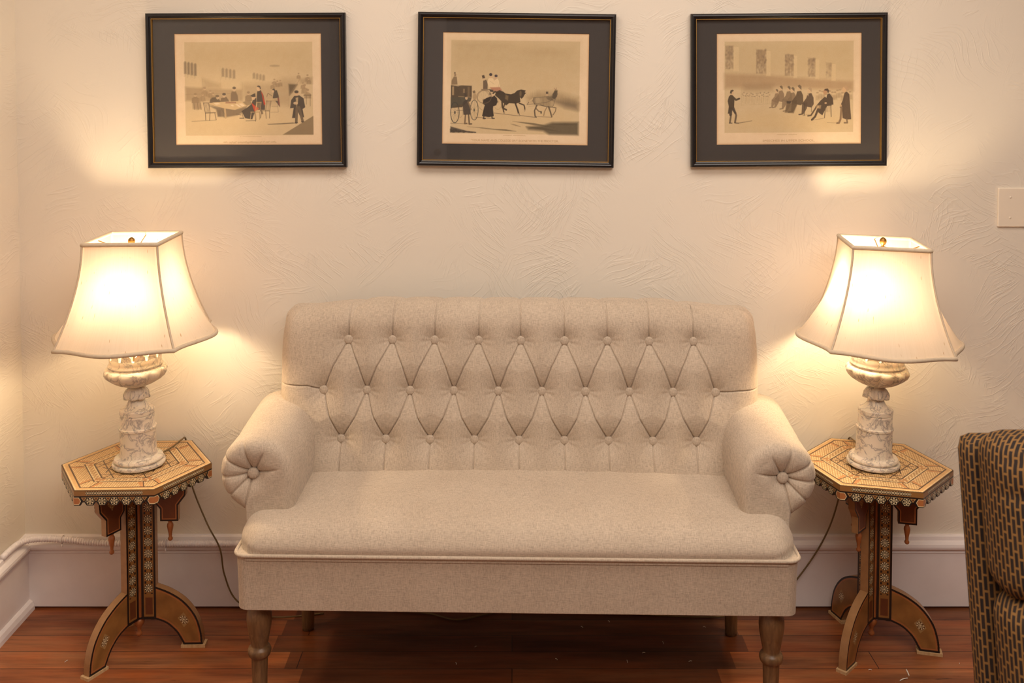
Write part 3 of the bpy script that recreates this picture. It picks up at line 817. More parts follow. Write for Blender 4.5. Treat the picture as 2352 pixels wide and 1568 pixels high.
make_lamp((-1.021, -.222, .5125), 0, (R(.3), R(-.9), 0), 'alabaster urn table lamp with lit square bell shade, on the left side table', R(0), (.008, -.03),
          [(-.992, -.175, .5185), (-.972, -.11, .5165), (-.960, -.05, .5190), (-.957, -.024, .512), (-.952, -.016, .46), (-.938, -.032, .38), (-.888, -.055, .275), (-.848, -.066, .205), (-.838, -.055, .12), (-.80, -.06, .045), (-.7, -.07, .004), (-.55, -.05, .004)], (0, R(.5)), .012)
make_lamp((.988, -.222, .5125), 0, (R(.3), R(1.6), 0), 'alabaster urn table lamp with lit square bell shade, on the right side table', R(-6.6), (-.055, -.022),
          [(.990, -.155, .5185), (.992, -.10, .5165), (.990, -.045, .5185), (.988, -.018, .508), (.978, -.014, .45), (.955, -.035, .335), (.915, -.04, .225), (.84, -.05, .115), (.76, -.06, .04), (.6, -.07, .004), (.3, -.05, .004), (0, -.035, .004), (-.075, -.055, .004), (-.16, -.085, .004), (-.245, -.05, .004), (-.35, -.035, .004)])

# ------------------------------------------------------------------ framed lithographs
class Art:
    def __init__(s, w, h, ox, oy, px, py, sc=7.35, res=1.6, paper=(228, 203, 168)):
        s.ox, s.oy, s.px, s.py, s.sc = ox, oy, px, py, sc
        s.nx, s.ny = int(w * res), int(h * res)
        x = np.linspace(px, px + w, s.nx); y = np.linspace(py, py + h, s.ny)
        X, Y = np.meshgrid(x, y); s.X = (X - ox) * sc; s.Y = (Y - oy) * sc    # drawing units
        s.c = np.tile(np.array(paper, float), (s.ny, s.nx, 1)); s.aa = sc / res
        g = np.random.default_rng(3).normal(size=(s.ny, s.nx)); s.grain = g
        ex = np.minimum(np.minimum(X - px, px + w - X), np.minimum(Y - py, py + h - Y))
        k = np.exp(-ex / 2.0)[..., None]; s.c = s.c * (1 - k * .8) + np.array((178, 116, 62)) * k * .8
    def blend(s, m, col, a):
        m = np.clip(m, 0, 1)[..., None] * a; s.c = s.c * (1 - m) + np.array(col, float) * m
    def poly(s, pts, col=(60, 50, 42), a=.9, blur=0):
        blur = max(blur, s.aa * .8); P = np.array(pts, float); x0, y0 = P.min(0) - 3 * blur; x1, y1 = P.max(0) + 3 * blur
        ix = np.where((s.X[0] >= x0) & (s.X[0] <= x1))[0]; iy = np.where((s.Y[:, 0] >= y0) & (s.Y[:, 0] <= y1))[0]
        if len(ix) == 0 or len(iy) == 0: return
        sl = np.s_[iy[0]:iy[-1] + 1, ix[0]:ix[-1] + 1]; X, Y = s.X[sl], s.Y[sl]
        d = polydist(X, Y, pts); ins = inpoly(X, Y, pts); sd = np.where(ins, d, -d)
        m = np.clip(.5 + sd / (2 * blur), 0, 1)[..., None] * a
        s.c[sl] = s.c[sl] * (1 - m) + np.array(col, float) * m
    def line(s, pts, w=6, col=(60, 50, 42), a=.85):
        P = np.array(pts, float); x0, y0 = P.min(0) - 3 * w - 9; x1, y1 = P.max(0) + 3 * w + 9
        ix = np.where((s.X[0] >= x0) & (s.X[0] <= x1))[0]; iy = np.where((s.Y[:, 0] >= y0) & (s.Y[:, 0] <= y1))[0]
        if len(ix) == 0 or len(iy) == 0: return
        sl = np.s_[iy[0]:iy[-1] + 1, ix[0]:ix[-1] + 1]
        d = polydist(s.X[sl], s.Y[sl], pts, False); m = np.clip(.5 + (w / 2 - d) / s.aa, 0, 1) * min(1, max(.3, w / s.aa))
        m = m[..., None] * a; s.c[sl] = s.c[sl] * (1 - m) + np.array(col, float) * m
    def ell(s, cx, cy, rx, ry, col=(60, 50, 42), a=.9, blur=0, ring=0):
        pts = [(cx + rx * cos(k * pi / 14), cy + ry * sin(k * pi / 14)) for k in range(28)]
        if ring: s.line(pts + pts[:1], ring, col, a)
        else: s.poly(pts, col, a, blur)
    def rect(s, x0, y0, x1, y1, col, a=.9, blur=0): s.poly([(x0, y0), (x1, y0), (x1, y1), (x0, y1)], col, a, blur)
    def man(s, x, y, h, col=(70, 58, 48), a=.85, robe=True, face=1, hat=None):
        """standing figure, feet at x,y"""
        u = h / 8.
        s.line([(x - .7 * u, y - 3.5 * u), (x - .8 * u, y), (x - .1 * u, y)], .55 * u, col, a); s.line([(x + .5 * u, y - 3.5 * u), (x + .7 * u, y), (x + 1.3 * u, y)], .55 * u, col, a)
        if robe: s.poly([(x - .5 * u, y - 6.8 * u), (x + .5 * u, y - 6.8 * u), (x + 1.3 * u, y - 5.8 * u), (x + 1.5 * u, y - 3.8 * u), (x + 1.1 * u, y - 3.5 * u), (x + 1.4 * u, y - 1.2 * u), (x - 1.3 * u, y - 1.0 * u), (x - 1.1 * u, y - 3.4 * u), (x - 1.5 * u, y - 3.8 * u), (x - 1.2 * u, y - 6 * u)], col, a)
        else: s.poly([(x - .6 * u, y - 6.8 * u), (x + .5 * u, y - 6.8 * u), (x + .9 * u, y - 5.8 * u), (x + .9 * u, y - 3.5 * u), (x - 1 * u, y - 3.2 * u), (x - 1 * u, y - 6 * u)], col, a)
        s.ell(x + .1 * u * face, y - 7.4 * u, .45 * u, .6 * u, (205, 176, 138), .9); s.ell(x - .12 * u * face, y - 7.65 * u, .45 * u, .45 * u, col, a)
        if hat: s.poly([(x - .5 * u, y - 8.9 * u), (x + .5 * u, y - 8.9 * u), (x + .45 * u, y - 8 * u), (x + .75 * u, y - 7.9 * u), (x - .75 * u, y - 7.9 * u), (x - .45 * u, y - 8 * u)], col, a)
    def bust(s, x, y, w, col, a=.7):
        s.poly([(x - w, y + 2.2 * w), (x - .9 * w, y + .9 * w), (x - .3 * w, y + .5 * w), (x + .3 * w, y + .5 * w), (x + .9 * w, y + .9 * w), (x + w, y + 2.2 * w)], col, a, 4)
        s.ell(x, y, .36 * w, .46 * w, (205, 176, 138), a); s.ell(x, y - .2 * w, .40 * w, .34 * w, col, a)
    def wheel(s, cx, cy, rx, ry, col, a, w=7):
        s.ell(cx, cy, rx, ry, col, a, ring=w)
        for k in range(12):
            t = k * pi / 6; s.line([(cx, cy), (cx + rx * cos(t), cy + ry * sin(t))], 3, col, a * .8)
        s.ell(cx, cy, rx * .18, ry * .14, col, a)
    def dashes(s, x0, x1, y, h, a, seed):
        g = np.random.default_rng(seed); x = x0
        while x < x1:
            w = 8 + g.random() * 14; s.line([(x, y), (x + w, y + (g.random() - .5) * h)], h, (176, 144, 104), a); x += w + 6 + (22 if g.random() < .16 else 0)
    def finish(s):
        s.c += s.grain[..., None] * 2.2
        return np.clip(s2l(np.clip(s.c, 0, 255)), 0, 1).reshape(-1, 3)
DKc = (74, 65, 56); MDc = (112, 96, 75); LTc = (158, 134, 100); PL = (202, 179, 139)

def art_meeting():
    A = Art(337, 256, 420, 120, 403, 81)
    A.rect(45, -140, 2195, 1430, PL, .9); A.rect(45, -140, 2195, 330, (184, 160, 118), .45, 200); A.ell(1100, 1180, 1000, 230, (216, 190, 144), .6, 180); A.ell(800, 560, 700, 120, (212, 188, 144), .6, 120)
    for x0, y0, n, st, h, a in ((55, 180, 4, 56, 210, .8), (688, 290, 4, 62, 150, .55), (1210, 375, 4, 54, 100, .5)):
        for k in range(n):
            x = x0 + k * st; y = y0 + k * 11
            A.poly([(x - 20, y + 22), (x - 8, y + 2), (x + 8, y + 2), (x + 20, y + 22), (x + 20, y + h), (x - 20, y + h)], MDc, a * .8, 12)
            A.line([(x, y + 10), (x, y + h * 1.2)], 4, MDc, a * .4); A.line([(x - 20, y + 20), (x - 20, y + h * 1.25)], 4, DKc, a * .4)
    A.poly([(50, 610), (345, 628), (345, 860), (50, 840)], LTc, .7, 24); A.poly([(345, 470), (640, 560), (640, 640), (345, 640)], LTc, .45, 40); A.line([(340, 480), (350, 625)], 4, MDc, .5)
    A.poly([(345, 640), (1010, 660), (1010, 850), (345, 850)], LTc, .55, 24); A.line([(640, 250), (640, 640)], 3, LTc, .6); A.line([(1010, 540), (1010, 660)], 4, LTc, .6); A.line([(50, 735), (900, 720)], 4, MDc, .4)
    A.poly([(1010, 560), (1500, 560), (1700, 480), (1960, 480), (1800, 940), (1400, 900), (1010, 800)], LTc, .45, 60)
    A.poly([(1790, 570), (1940, 575), (1860, 700), (1800, 760)], (92, 78, 58), .8, 16); A.poly([(1960, 480), (2190, 460), (2190, 560), (1990, 560)], LTc, .6, 30)
    A.ell(1560, 262, 80, 14, MDc, .4, 14)
    for k, (x, y, w) in enumerate(((215, 745, 62), (375, 640, 60), (340, 740, 50), (470, 690, 46), (515, 730, 52), (1110, 720, 60), (1550, 500, 40), (1600, 530, 40), (1650, 520, 40), (1520, 560, 40), (1960, 400, 36), (2110, 430, 46), (2130, 480, 42), (2060, 600, 60), (2110, 680, 60), (2030, 560, 40))):
        A.bust(x, y, w, LTc if k not in (0, 5) else (136, 114, 84), .7)
        A.line([(x - w * .5, y + w), (x - w * .4, y + 2.1 * w)], 4, MDc, .5); A.line([(x + w * .5, y + w), (x + w * .5, y + 2.1 * w)], 4, MDc, .5)
    A.poly([(160, 800), (290, 800), (320, 980), (250, 995), (170, 980)], (150, 126, 94), .7, 16)
    for x in (190, 250, 300): A.line([(x, 880), (x + 10, 990)], 10, MDc, .6)
    # standing clerk, seated clerks
    A.poly([(830, 690), (900, 690), (930, 760), (940, 880), (810, 880), (815, 740)], (124, 104, 80), .85, 8); A.ell(872, 655, 26, 34, (205, 176, 138), .9); A.ell(872, 630, 30, 22, MDc, .9)
    A.poly([(500, 790), (580, 780), (640, 850), (620, 890), (450, 880), (470, 820)], (98, 84, 66), .85, 6); A.ell(590, 790, 26, 34, (205, 176, 138), .85); A.ell(585, 765, 32, 20, MDc, .9)
    A.poly([(650, 800), (740, 780), (790, 860), (760, 890), (630, 880)], (116, 98, 76), .85, 6); A.ell(700, 760, 25, 34, (205, 176, 138), .85); A.ell(700, 735, 30, 22, DKc, .8)
    # table
    A.poly([(440, 925), (880, 1000), (1080, 945), (1060, 1020), (920, 1090), (740, 1120), (590, 1110), (560, 990)], (110, 94, 74), .75, 14)
    A.poly([(430, 900), (520, 870), (960, 850), (1090, 930), (880, 1000), (700, 975)], (206, 178, 132), .95); A.line([(430, 902), (700, 978), (880, 1004), (1090, 934)], 6, MDc, .7)
    for q in ([(800, 915), (840, 910), (870, 935), (835, 940)], [(885, 905), (920, 900), (985, 945), (950, 952)], [(940, 895), (1000, 890), (1050, 930), (1000, 940)], [(520, 885), (600, 880), (640, 900), (560, 910)]): A.poly(q, (226, 206, 172), .95)
    for k in range(9): A.rect(725 + k * 20, 865, 738 + k * 20, 890, (120, 70, 60), .7)
    A.line([(710, 990), (720, 1130)], 34, (190, 162, 120), .9); A.line([(690, 990), (695, 1130)], 6, MDc, .8); A.line([(650, 985), (700, 1060)], 8, MDc, .7); A.rect(590, 1000, 640, 1110, MDc, .5, 8)
    # chairs
    def chair(x, y, fl=1, col=MDc, a=.9):
        A.line([(x, y), (x + 30 * fl, y + 170), (x + 35 * fl, y + 290)], 12, col, a); A.line([(x + 90 * fl, y), (x + 110 * fl, y + 160), (x + 100 * fl, y + 295)], 12, col, a); A.line([(x, y), (x + 90 * fl, y)], 12, col, a)
        for k in range(1, 4): A.line([(x + 23 * k * fl, y), (x + (30 + 20 * k) * fl, y + 160)], 6, col, a)
        A.line([(x + 30 * fl, y + 170), (x + 200 * fl, y + 165)], 14, col, a); A.line([(x + 190 * fl, y + 165), (x + 210 * fl, y + 285)], 12, col, a)
    chair(350, 880); A.line([(150, 1190), (560, 1170)], 12, MDc, .4)
    # standing don in gown with red hood
    A.poly([(1260, 690), (1320, 670), (1365, 760), (1390, 900), (1385, 1000), (1260, 1000), (1250, 800)], DKc, .92); A.poly([(1320, 680), (1350, 730), (1395, 900), (1370, 930), (1340, 760)], (190, 72, 48), .9)
    A.line([(1320, 1000), (1340, 1060)], 30, MDc, .8); A.ell(1283, 640, 34, 44, (210, 178, 138), .95); A.poly([(1255, 610), (1275, 590), (1310, 600), (1322, 640), (1305, 660), (1300, 625)], DKc, .9)
    # seated don
    A.poly([(1190, 820), (1240, 800), (1250, 880), (1220, 1020), (1170, 1160), (1050, 1140), (990, 1020), (1090, 960), (1160, 900)], DKc, .92); A.poly([(1010, 870), (1130, 830), (1170, 900), (1080, 930)], (140, 120, 90), .8, 6)
    A.ell(1195, 800, 28, 34, (210, 178, 138), .95); A.poly([(1140, 760), (1210, 725), (1225, 720), (1230, 780), (1180, 785)], DKc, .92); A.poly([(1160, 880), (1220, 930), (1290, 980), (1210, 1030), (1185, 960)], (204, 76, 48), .9)
    chair(1325, 872, -.9, (176, 150, 108), 1); A.line([(1330, 872), (1300, 1050), (1300, 1150)], 5, MDc, .8); A.line([(1060, 1185), (1230, 1180)], 10, DKc, .5); A.line([(1210, 1040), (1225, 1190)], 10, MDc, .9)
    A.line([(900, 1070), (980, 1085)], 12, MDc, .8); A.line([(960, 1140), (1030, 1140)], 14, DKc, .8); A.line([(1000, 1060), (1020, 1140)], 14, MDc, .6)
    chair(1490, 850, -.85, (120, 102, 78), .8)
    # reader at lectern
    A.poly([(1540, 690), (1590, 670), (1620, 760), (1640, 960), (1600, 900), (1520, 800)], DKc, .85, 4); A.poly([(1510, 660), (1545, 640), (1570, 680), (1520, 690)], DKc, .9); A.ell(1525, 690, 20, 22, (205, 176, 138), .9); A.poly([(1600, 790), (1625, 800), (1640, 950), (1610, 900)], (150, 80, 66), .6, 4)
    A.poly([(1430, 820), (1600, 800), (1605, 850), (1430, 850)], (190, 164, 122), .9); A.line([(1425, 850), (1600, 850), (1610, 1040), (1480, 1040)], 5, MDc, .7); A.line([(1500, 940), (1600, 940)], 6, MDc, .6); A.line([(1420, 780), (1440, 720), (1510, 770)], 10, MDc, .7)
    # desk behind, right
    A.rect(2040, 745, 2170, 770, (130, 110, 82), .8); A.line([(2085, 770), (2085, 910)], 8, MDc, .7); A.line([(2150, 770), (2150, 940)], 8, MDc, .7); A.line([(1790, 800), (1790, 940)], 4, MDc, .6); A.line([(1800, 750), (1980, 490)], 5, LTc, .9)
    # gowned man right
    A.poly([(1880, 770), (1970, 760), (2040, 810), (2065, 960), (2020, 990), (2045, 1130), (1980, 1120), (1930, 1010), (1900, 1010), (1900, 1140), (1840, 1140), (1870, 970), (1810, 975), (1830, 840)], DKc, .92)
    A.line([(1925, 960), (1910, 1215)], 44, MDc, .95); A.line([(1960, 960), (2020, 1200)], 44, MDc, .95); A.line([(1890, 1220), (1930, 1218)], 14, DKc, .9); A.line([(2000, 1205), (2040, 1205)], 18, DKc, .9)
    A.poly([(1905, 800), (1950, 790), (1945, 860), (1920, 960)], (190, 164, 124), .9); A.ell(1905, 890, 40, 24, (205, 176, 138), .9); A.ell(1925, 725, 34, 44, (206, 172, 132), .95); A.ell(1920, 700, 36, 24, DKc, .9)
    A.poly([(1420, 1240), (1860, 1215), (1900, 1230), (1700, 1245), (1440, 1250)], MDc, .8, 5)
    A.poly([(2200, 1105), (2200, 1420), (1680, 1420)], (136, 116, 86), .9, 5)
    A.dashes(960, 1320, 1450, 9, .5, 1); A.dashes(680, 1560, 1545, 22, .32, 2)
    return A
def art_coach():
    A = Art(335, 256, 1020, 150, 1019, 79)
    A.rect(138, -385, 2300, 1180, PL, .9); A.rect(138, -385, 2300, 100, (178, 156, 116), .5, 170); A.ell(1200, 300, 1000, 240, (190, 166, 124), .4, 160); A.ell(1200, 900, 1000, 200, (204, 178, 134), .7, 120)
    A.ell(700, -300, 500, 50, (170, 148, 110), .35, 60); A.ell(1700, -200, 350, 60, (176, 152, 112), .35, 60)
    # hedge and reeds
    A.poly([(1420, 560), (1600, 470), (1900, 470), (2280, 560), (2280, 760), (1950, 680), (1450, 640)], (150, 128, 92), .6, 60); A.poly([(1900, 620), (2100, 600), (2280, 650), (2270, 760), (2060, 720)], MDc, .7, 50)
    rr = np.random.default_rng(2)
    for k in range(90):
        x = 1480 + rr.random() * 800; y = 560 + (x - 1480) * .12 + rr.random() * 60; A.line([(x, y), (x + rr.normal() * 14, y - 60 - rr.random() * 110)], 3, MDc, .25)
    # foreground shade of trees
    A.poly([(2290, 965), (1850, 975), (1720, 1020), (1420, 1060), (1450, 1100), (1700, 1120), (1800, 1180), (2290, 1185)], (88, 78, 60), .85, 24)
    for x0, y0, x1, y1, w in ((1180, 965, 1900, 1060, 22), (1400, 1050, 2000, 1130, 24), (640, 1090, 1250, 1135, 10), (1150, 1010, 1320, 1055, 9), (900, 1100, 1240, 1130, 12), (420, 1065, 900, 1100, 7), (1850, 1010, 2290, 1010, 20)): A.poly([(x0, y0), ((x0 + x1) / 2, (y0 + y1) / 2 - w), (x1, y1), ((x0 + x1) / 2, (y0 + y1) / 2 + w * .6)], (92, 80, 60), .7, 6)
    for k in range(60):
        x = 140 + rr.random() ** 1.4 * 420; y = 1160 - (560 - x) * .13 * rr.random(); A.ell(x, y, 16, 9, DKc, .6, 5)
    A.poly([(138, 1065), (250, 1095), (420, 1140), (500, 1165), (138, 1165)], DKc, .85, 10)
    # closed carriage
    A.wheel(690, 620, 105, 165, (140, 120, 90), .6, 8); A.wheel(930, 640, 72, 130, (150, 128, 96), .6, 6)
    A.poly([(140, 375), (260, 390), (320, 375), (490, 382), (492, 575), (470, 640), (400, 660), (330, 740), (140, 755)], (78, 66, 52), .9); A.poly([(140, 575), (460, 575), (440, 650), (320, 690), (140, 750)], (84, 84, 72), .6, 14)
    A.rect(160, 395, 192, 540, (176, 152, 114), .8); A.rect(345, 430, 372, 500, (160, 136, 102), .7); A.rect(420, 395, 455, 560, (130, 110, 82), .7, 6); A.line([(270, 560), (492, 570)], 14, (170, 146, 108), .6); A.line([(140, 372), (490, 378)], 6, MDc, .8)
    A.wheel(210, 830, 72, 172, (70, 68, 62), .9, 12); A.wheel(535, 785, 66, 168, (76, 74, 66), .9, 11); A.line([(240, 800), (480, 780)], 10, MDc, .7); A.ell(300, 820, 45, 90, MDc, .5, ring=5)
    A.poly([(150, 290), (190, 225), (235, 230), (250, 360), (145, 365)], (130, 110, 84), .9, 6); A.ell(208, 200, 18, 22, (150, 126, 96), .95); A.rect(190, 152, 215, 180, MDc, .9)
    # foreground groom
    A.line([(390, 860), (378, 1015), (410, 1012)], 26, (120, 100, 78), .95); A.line([(440, 860), (455, 1020), (490, 1018)], 26, (104, 88, 68), .95)
    A.poly([(350, 650), (390, 610), (440, 640), (465, 720), (475, 860), (355, 868), (345, 760), (340, 690)], DKc, .93); A.line([(430, 650), (480, 770)], 24, (130, 110, 84), .85); A.ell(402, 585, 22, 30, (200, 172, 134), .95); A.poly([(360, 510), (400, 500), (408, 560), (425, 570), (360, 566), (375, 556)], DKc, .92)
    A.line([(138, 1010), (500, 1022)], 8, MDc, .8); A.ell(530, 480, 20, 24, MDc, .7); A.poly([(500, 470), (540, 455), (555, 490), (515, 505)], MDc, .7); A.ell(540, 560, 34, 60, (160, 136, 102), .7, 8)
    # proctor in gown
    A.poly([(800, 555), (870, 535), (915, 580), (925, 640), (905, 700), (855, 715), (850, 760), (865, 885), (780, 900), (668, 885), (700, 740), (712, 700), (675, 672), (690, 610), (740, 580)], (54, 46, 40), .96)
    A.line([(700, 890), (690, 925), (720, 925)], 22, DKc, .95); A.line([(835, 890), (840, 920), (870, 920)], 22, DKc, .95); A.ell(832, 520, 34, 38, (206, 176, 138), .95); A.poly([(780, 430), (850, 440), (860, 480), (800, 475)], DKc, .95); A.ell(800, 510, 22, 24, MDc, .7)
    for k in range(6): A.line([(740 + 18 * k, 640), (720 + 24 * k, 880)], 4, (90, 78, 64), .5)
    A.line([(560, 905), (880, 925)], 9, MDc, .8); A.line([(870, 830), (1300, 875)], 9, MDc, .8); A.line([(1300, 865), (1570, 895)], 10, MDc, .8); A.line([(1600, 880), (1840, 890)], 8, MDc, .7)
    # box passengers
    A.ell(700, 560, 120, 110, (120, 102, 78), .5, ring=16); A.poly([(680, 290), (730, 270), (755, 330), (755, 430), (680, 430)], (104, 88, 70), .93, 4); A.poly([(655, 205), (695, 195), (712, 245), (672, 258)], (78, 66, 54), .92); A.ell(692, 268, 18, 20, (200, 172, 134), .9)
    A.poly([(760, 260), (810, 225), (850, 260), (880, 330), (890, 400), (770, 405), (748, 310)], (222, 198, 156), .97); A.poly([(870, 280), (920, 250), (955, 310), (965, 390), (880, 400), (860, 330)], (222, 198, 156), .97)
    A.line([(748, 310), (768, 405)], 4, MDc, .6); A.line([(760, 260), (748, 310)], 4, MDc, .6); A.line([(800, 300), (870, 350)], 4, MDc, .5); A.line([(955, 300), (940, 390)], 4, MDc, .5)
    A.ell(812, 218, 24, 28, (206, 174, 134), .95); A.ell(805, 186, 27, 24, (70, 62, 62), .95); A.ell(885, 240, 22, 26, (200, 164, 128), .95); A.ell(895, 207, 26, 22, (70, 62, 66), .95); A.poly([(790, 400), (960, 395), (1000, 450), (880, 470), (830, 440)], (166, 106, 84), .7, 8); A.rect(650, 430, 790, 450, MDc, .7)
    # near horse
    A.poly([(900, 470), (960, 445), (1020, 470), (1060, 500), (1150, 512), (1210, 490), (1250, 450), (1320, 430), (1395, 445), (1400, 490), (1375, 520), (1355, 560), (1330, 585), (1300, 560), (1310, 640), (1240, 668), (1120, 662), (1070, 700), (1000, 640), (950, 590), (880, 530)], (66, 56, 44), .95)
    A.poly([(1060, 520), (1110, 540), (1100, 620), (1050, 590)], (146, 122, 84), .6, 10); A.ell(1310, 500, 20, 50, (150, 126, 88), .5, 8); A.ell(1390, 470, 8, 16, (206, 180, 140), .8)
    A.line([(1000, 640), (1010, 740), (1075, 775)], 26, (66, 56, 44), .93); A.line([(1050, 660), (1020, 760), (1040, 840)], 22, (80, 66, 50), .93); A.line([(1220, 650), (1265, 770), (1290, 860)], 26, (64, 54, 44), .95); A.line([(1290, 660), (1370, 690), (1385, 740), (1385, 790)], 20, (70, 58, 46), .95)
    A.line([(1280, 840), (1290, 868)], 18, (206, 182, 144), .9); A.line([(1385, 770), (1388, 795)], 14, (206, 182, 144), .9); A.line([(1035, 820), (1040, 845)], 14, (206, 182, 144), .8); A.line([(950, 500), (880, 470), (850, 500)], 26, (66, 56, 44), .9)
    # grey horse
    A.poly([(1530, 570), (1600, 545), (1700, 552), (1780, 545), (1850, 500), (1880, 440), (1900, 410), (1925, 425), (1935, 480), (1910, 560), (1880, 620), (1868, 690), (1830, 725), (1760, 715), (1650, 690), (1560, 680), (1515, 620)], (158, 138, 104), .95)
    A.poly([(1850, 500), (1885, 440), (1930, 440), (1920, 540), (1880, 590), (1840, 560)], (78, 68, 54), .85, 8); A.poly([(1740, 560), (1840, 530), (1870, 620), (1780, 600)], (96, 82, 64), .6, 10); A.poly([(1515, 590), (1560, 560), (1570, 640), (1545, 680)], MDc, .7, 10)
    A.line([(1530, 565), (1700, 548), (1790, 540)], 7, DKc, .7); A.line([(1640, 680), (1760, 715), (1840, 720)], 8, DKc, .7); A.line([(1420, 680), (1620, 660), (1780, 630), (1860, 580)], 6, DKc, .7); A.line([(1690, 560), (1700, 690)], 5, MDc, .7); A.line([(1640, 560), (1650, 620)], 5, MDc, .7); A.line([(1450, 715), (1560, 700)], 4, MDc, .6)
    A.line([(1590, 690), (1550, 780), (1560, 870), (1580, 890)], 22, MDc, .9); A.line([(1570, 740), (1620, 790), (1660, 800)], 18, MDc, .9); A.ell(1660, 810, 12, 24, DKc, .9); A.line([(1780, 710), (1820, 810), (1840, 880)], 24, (110, 94, 72), .93); A.line([(1760, 715), (1720, 790), (1705, 860)], 18, (140, 120, 90), .8); A.line([(1850, 720), (1910, 730), (1900, 790), (1860, 850)], 16, (124, 106, 80), .9)
    for k in range(9): A.line([(1560 + 32 * k, 565), (1550 + 34 * k, 670)], 4, (120, 102, 76), .45)
    A.line([(1530, 570), (1515, 620), (1560, 685), (1650, 692), (1760, 718), (1835, 722), (1868, 690), (1885, 615), (1935, 490)], 6, DKc, .75); A.ell(1600, 610, 60, 50, (190, 168, 130), .5, 20); A.ell(1840, 660, 30, 50, (190, 168, 130), .5, 16)
    A.line([(1580, 690), (1545, 790), (1560, 885)], 14, DKc, .6); A.line([(1800, 715), (1830, 850)], 10, DKc, .5)
    A.line([(1880, 400), (1890, 425)], 8, (150, 110, 90), .9); A.line([(1912, 395), (1905, 425)], 8, (150, 110, 90), .9); A.line([(1515, 585), (1470, 620), (1425, 675)], 22, (196, 172, 132), .9); A.line([(1450, 640), (1425, 680)], 14, MDc, .7)
    A.dashes(1030, 1400, 1205, 9, .5, 3)
    A.rect(1737, 460, 1775, 500, (84, 72, 60), .9); A.ell(1756, 515, 16, 20, (190, 160, 124), .9); A.line([(1400, 490), (1440, 540)], 3, MDc, .5)
    return A
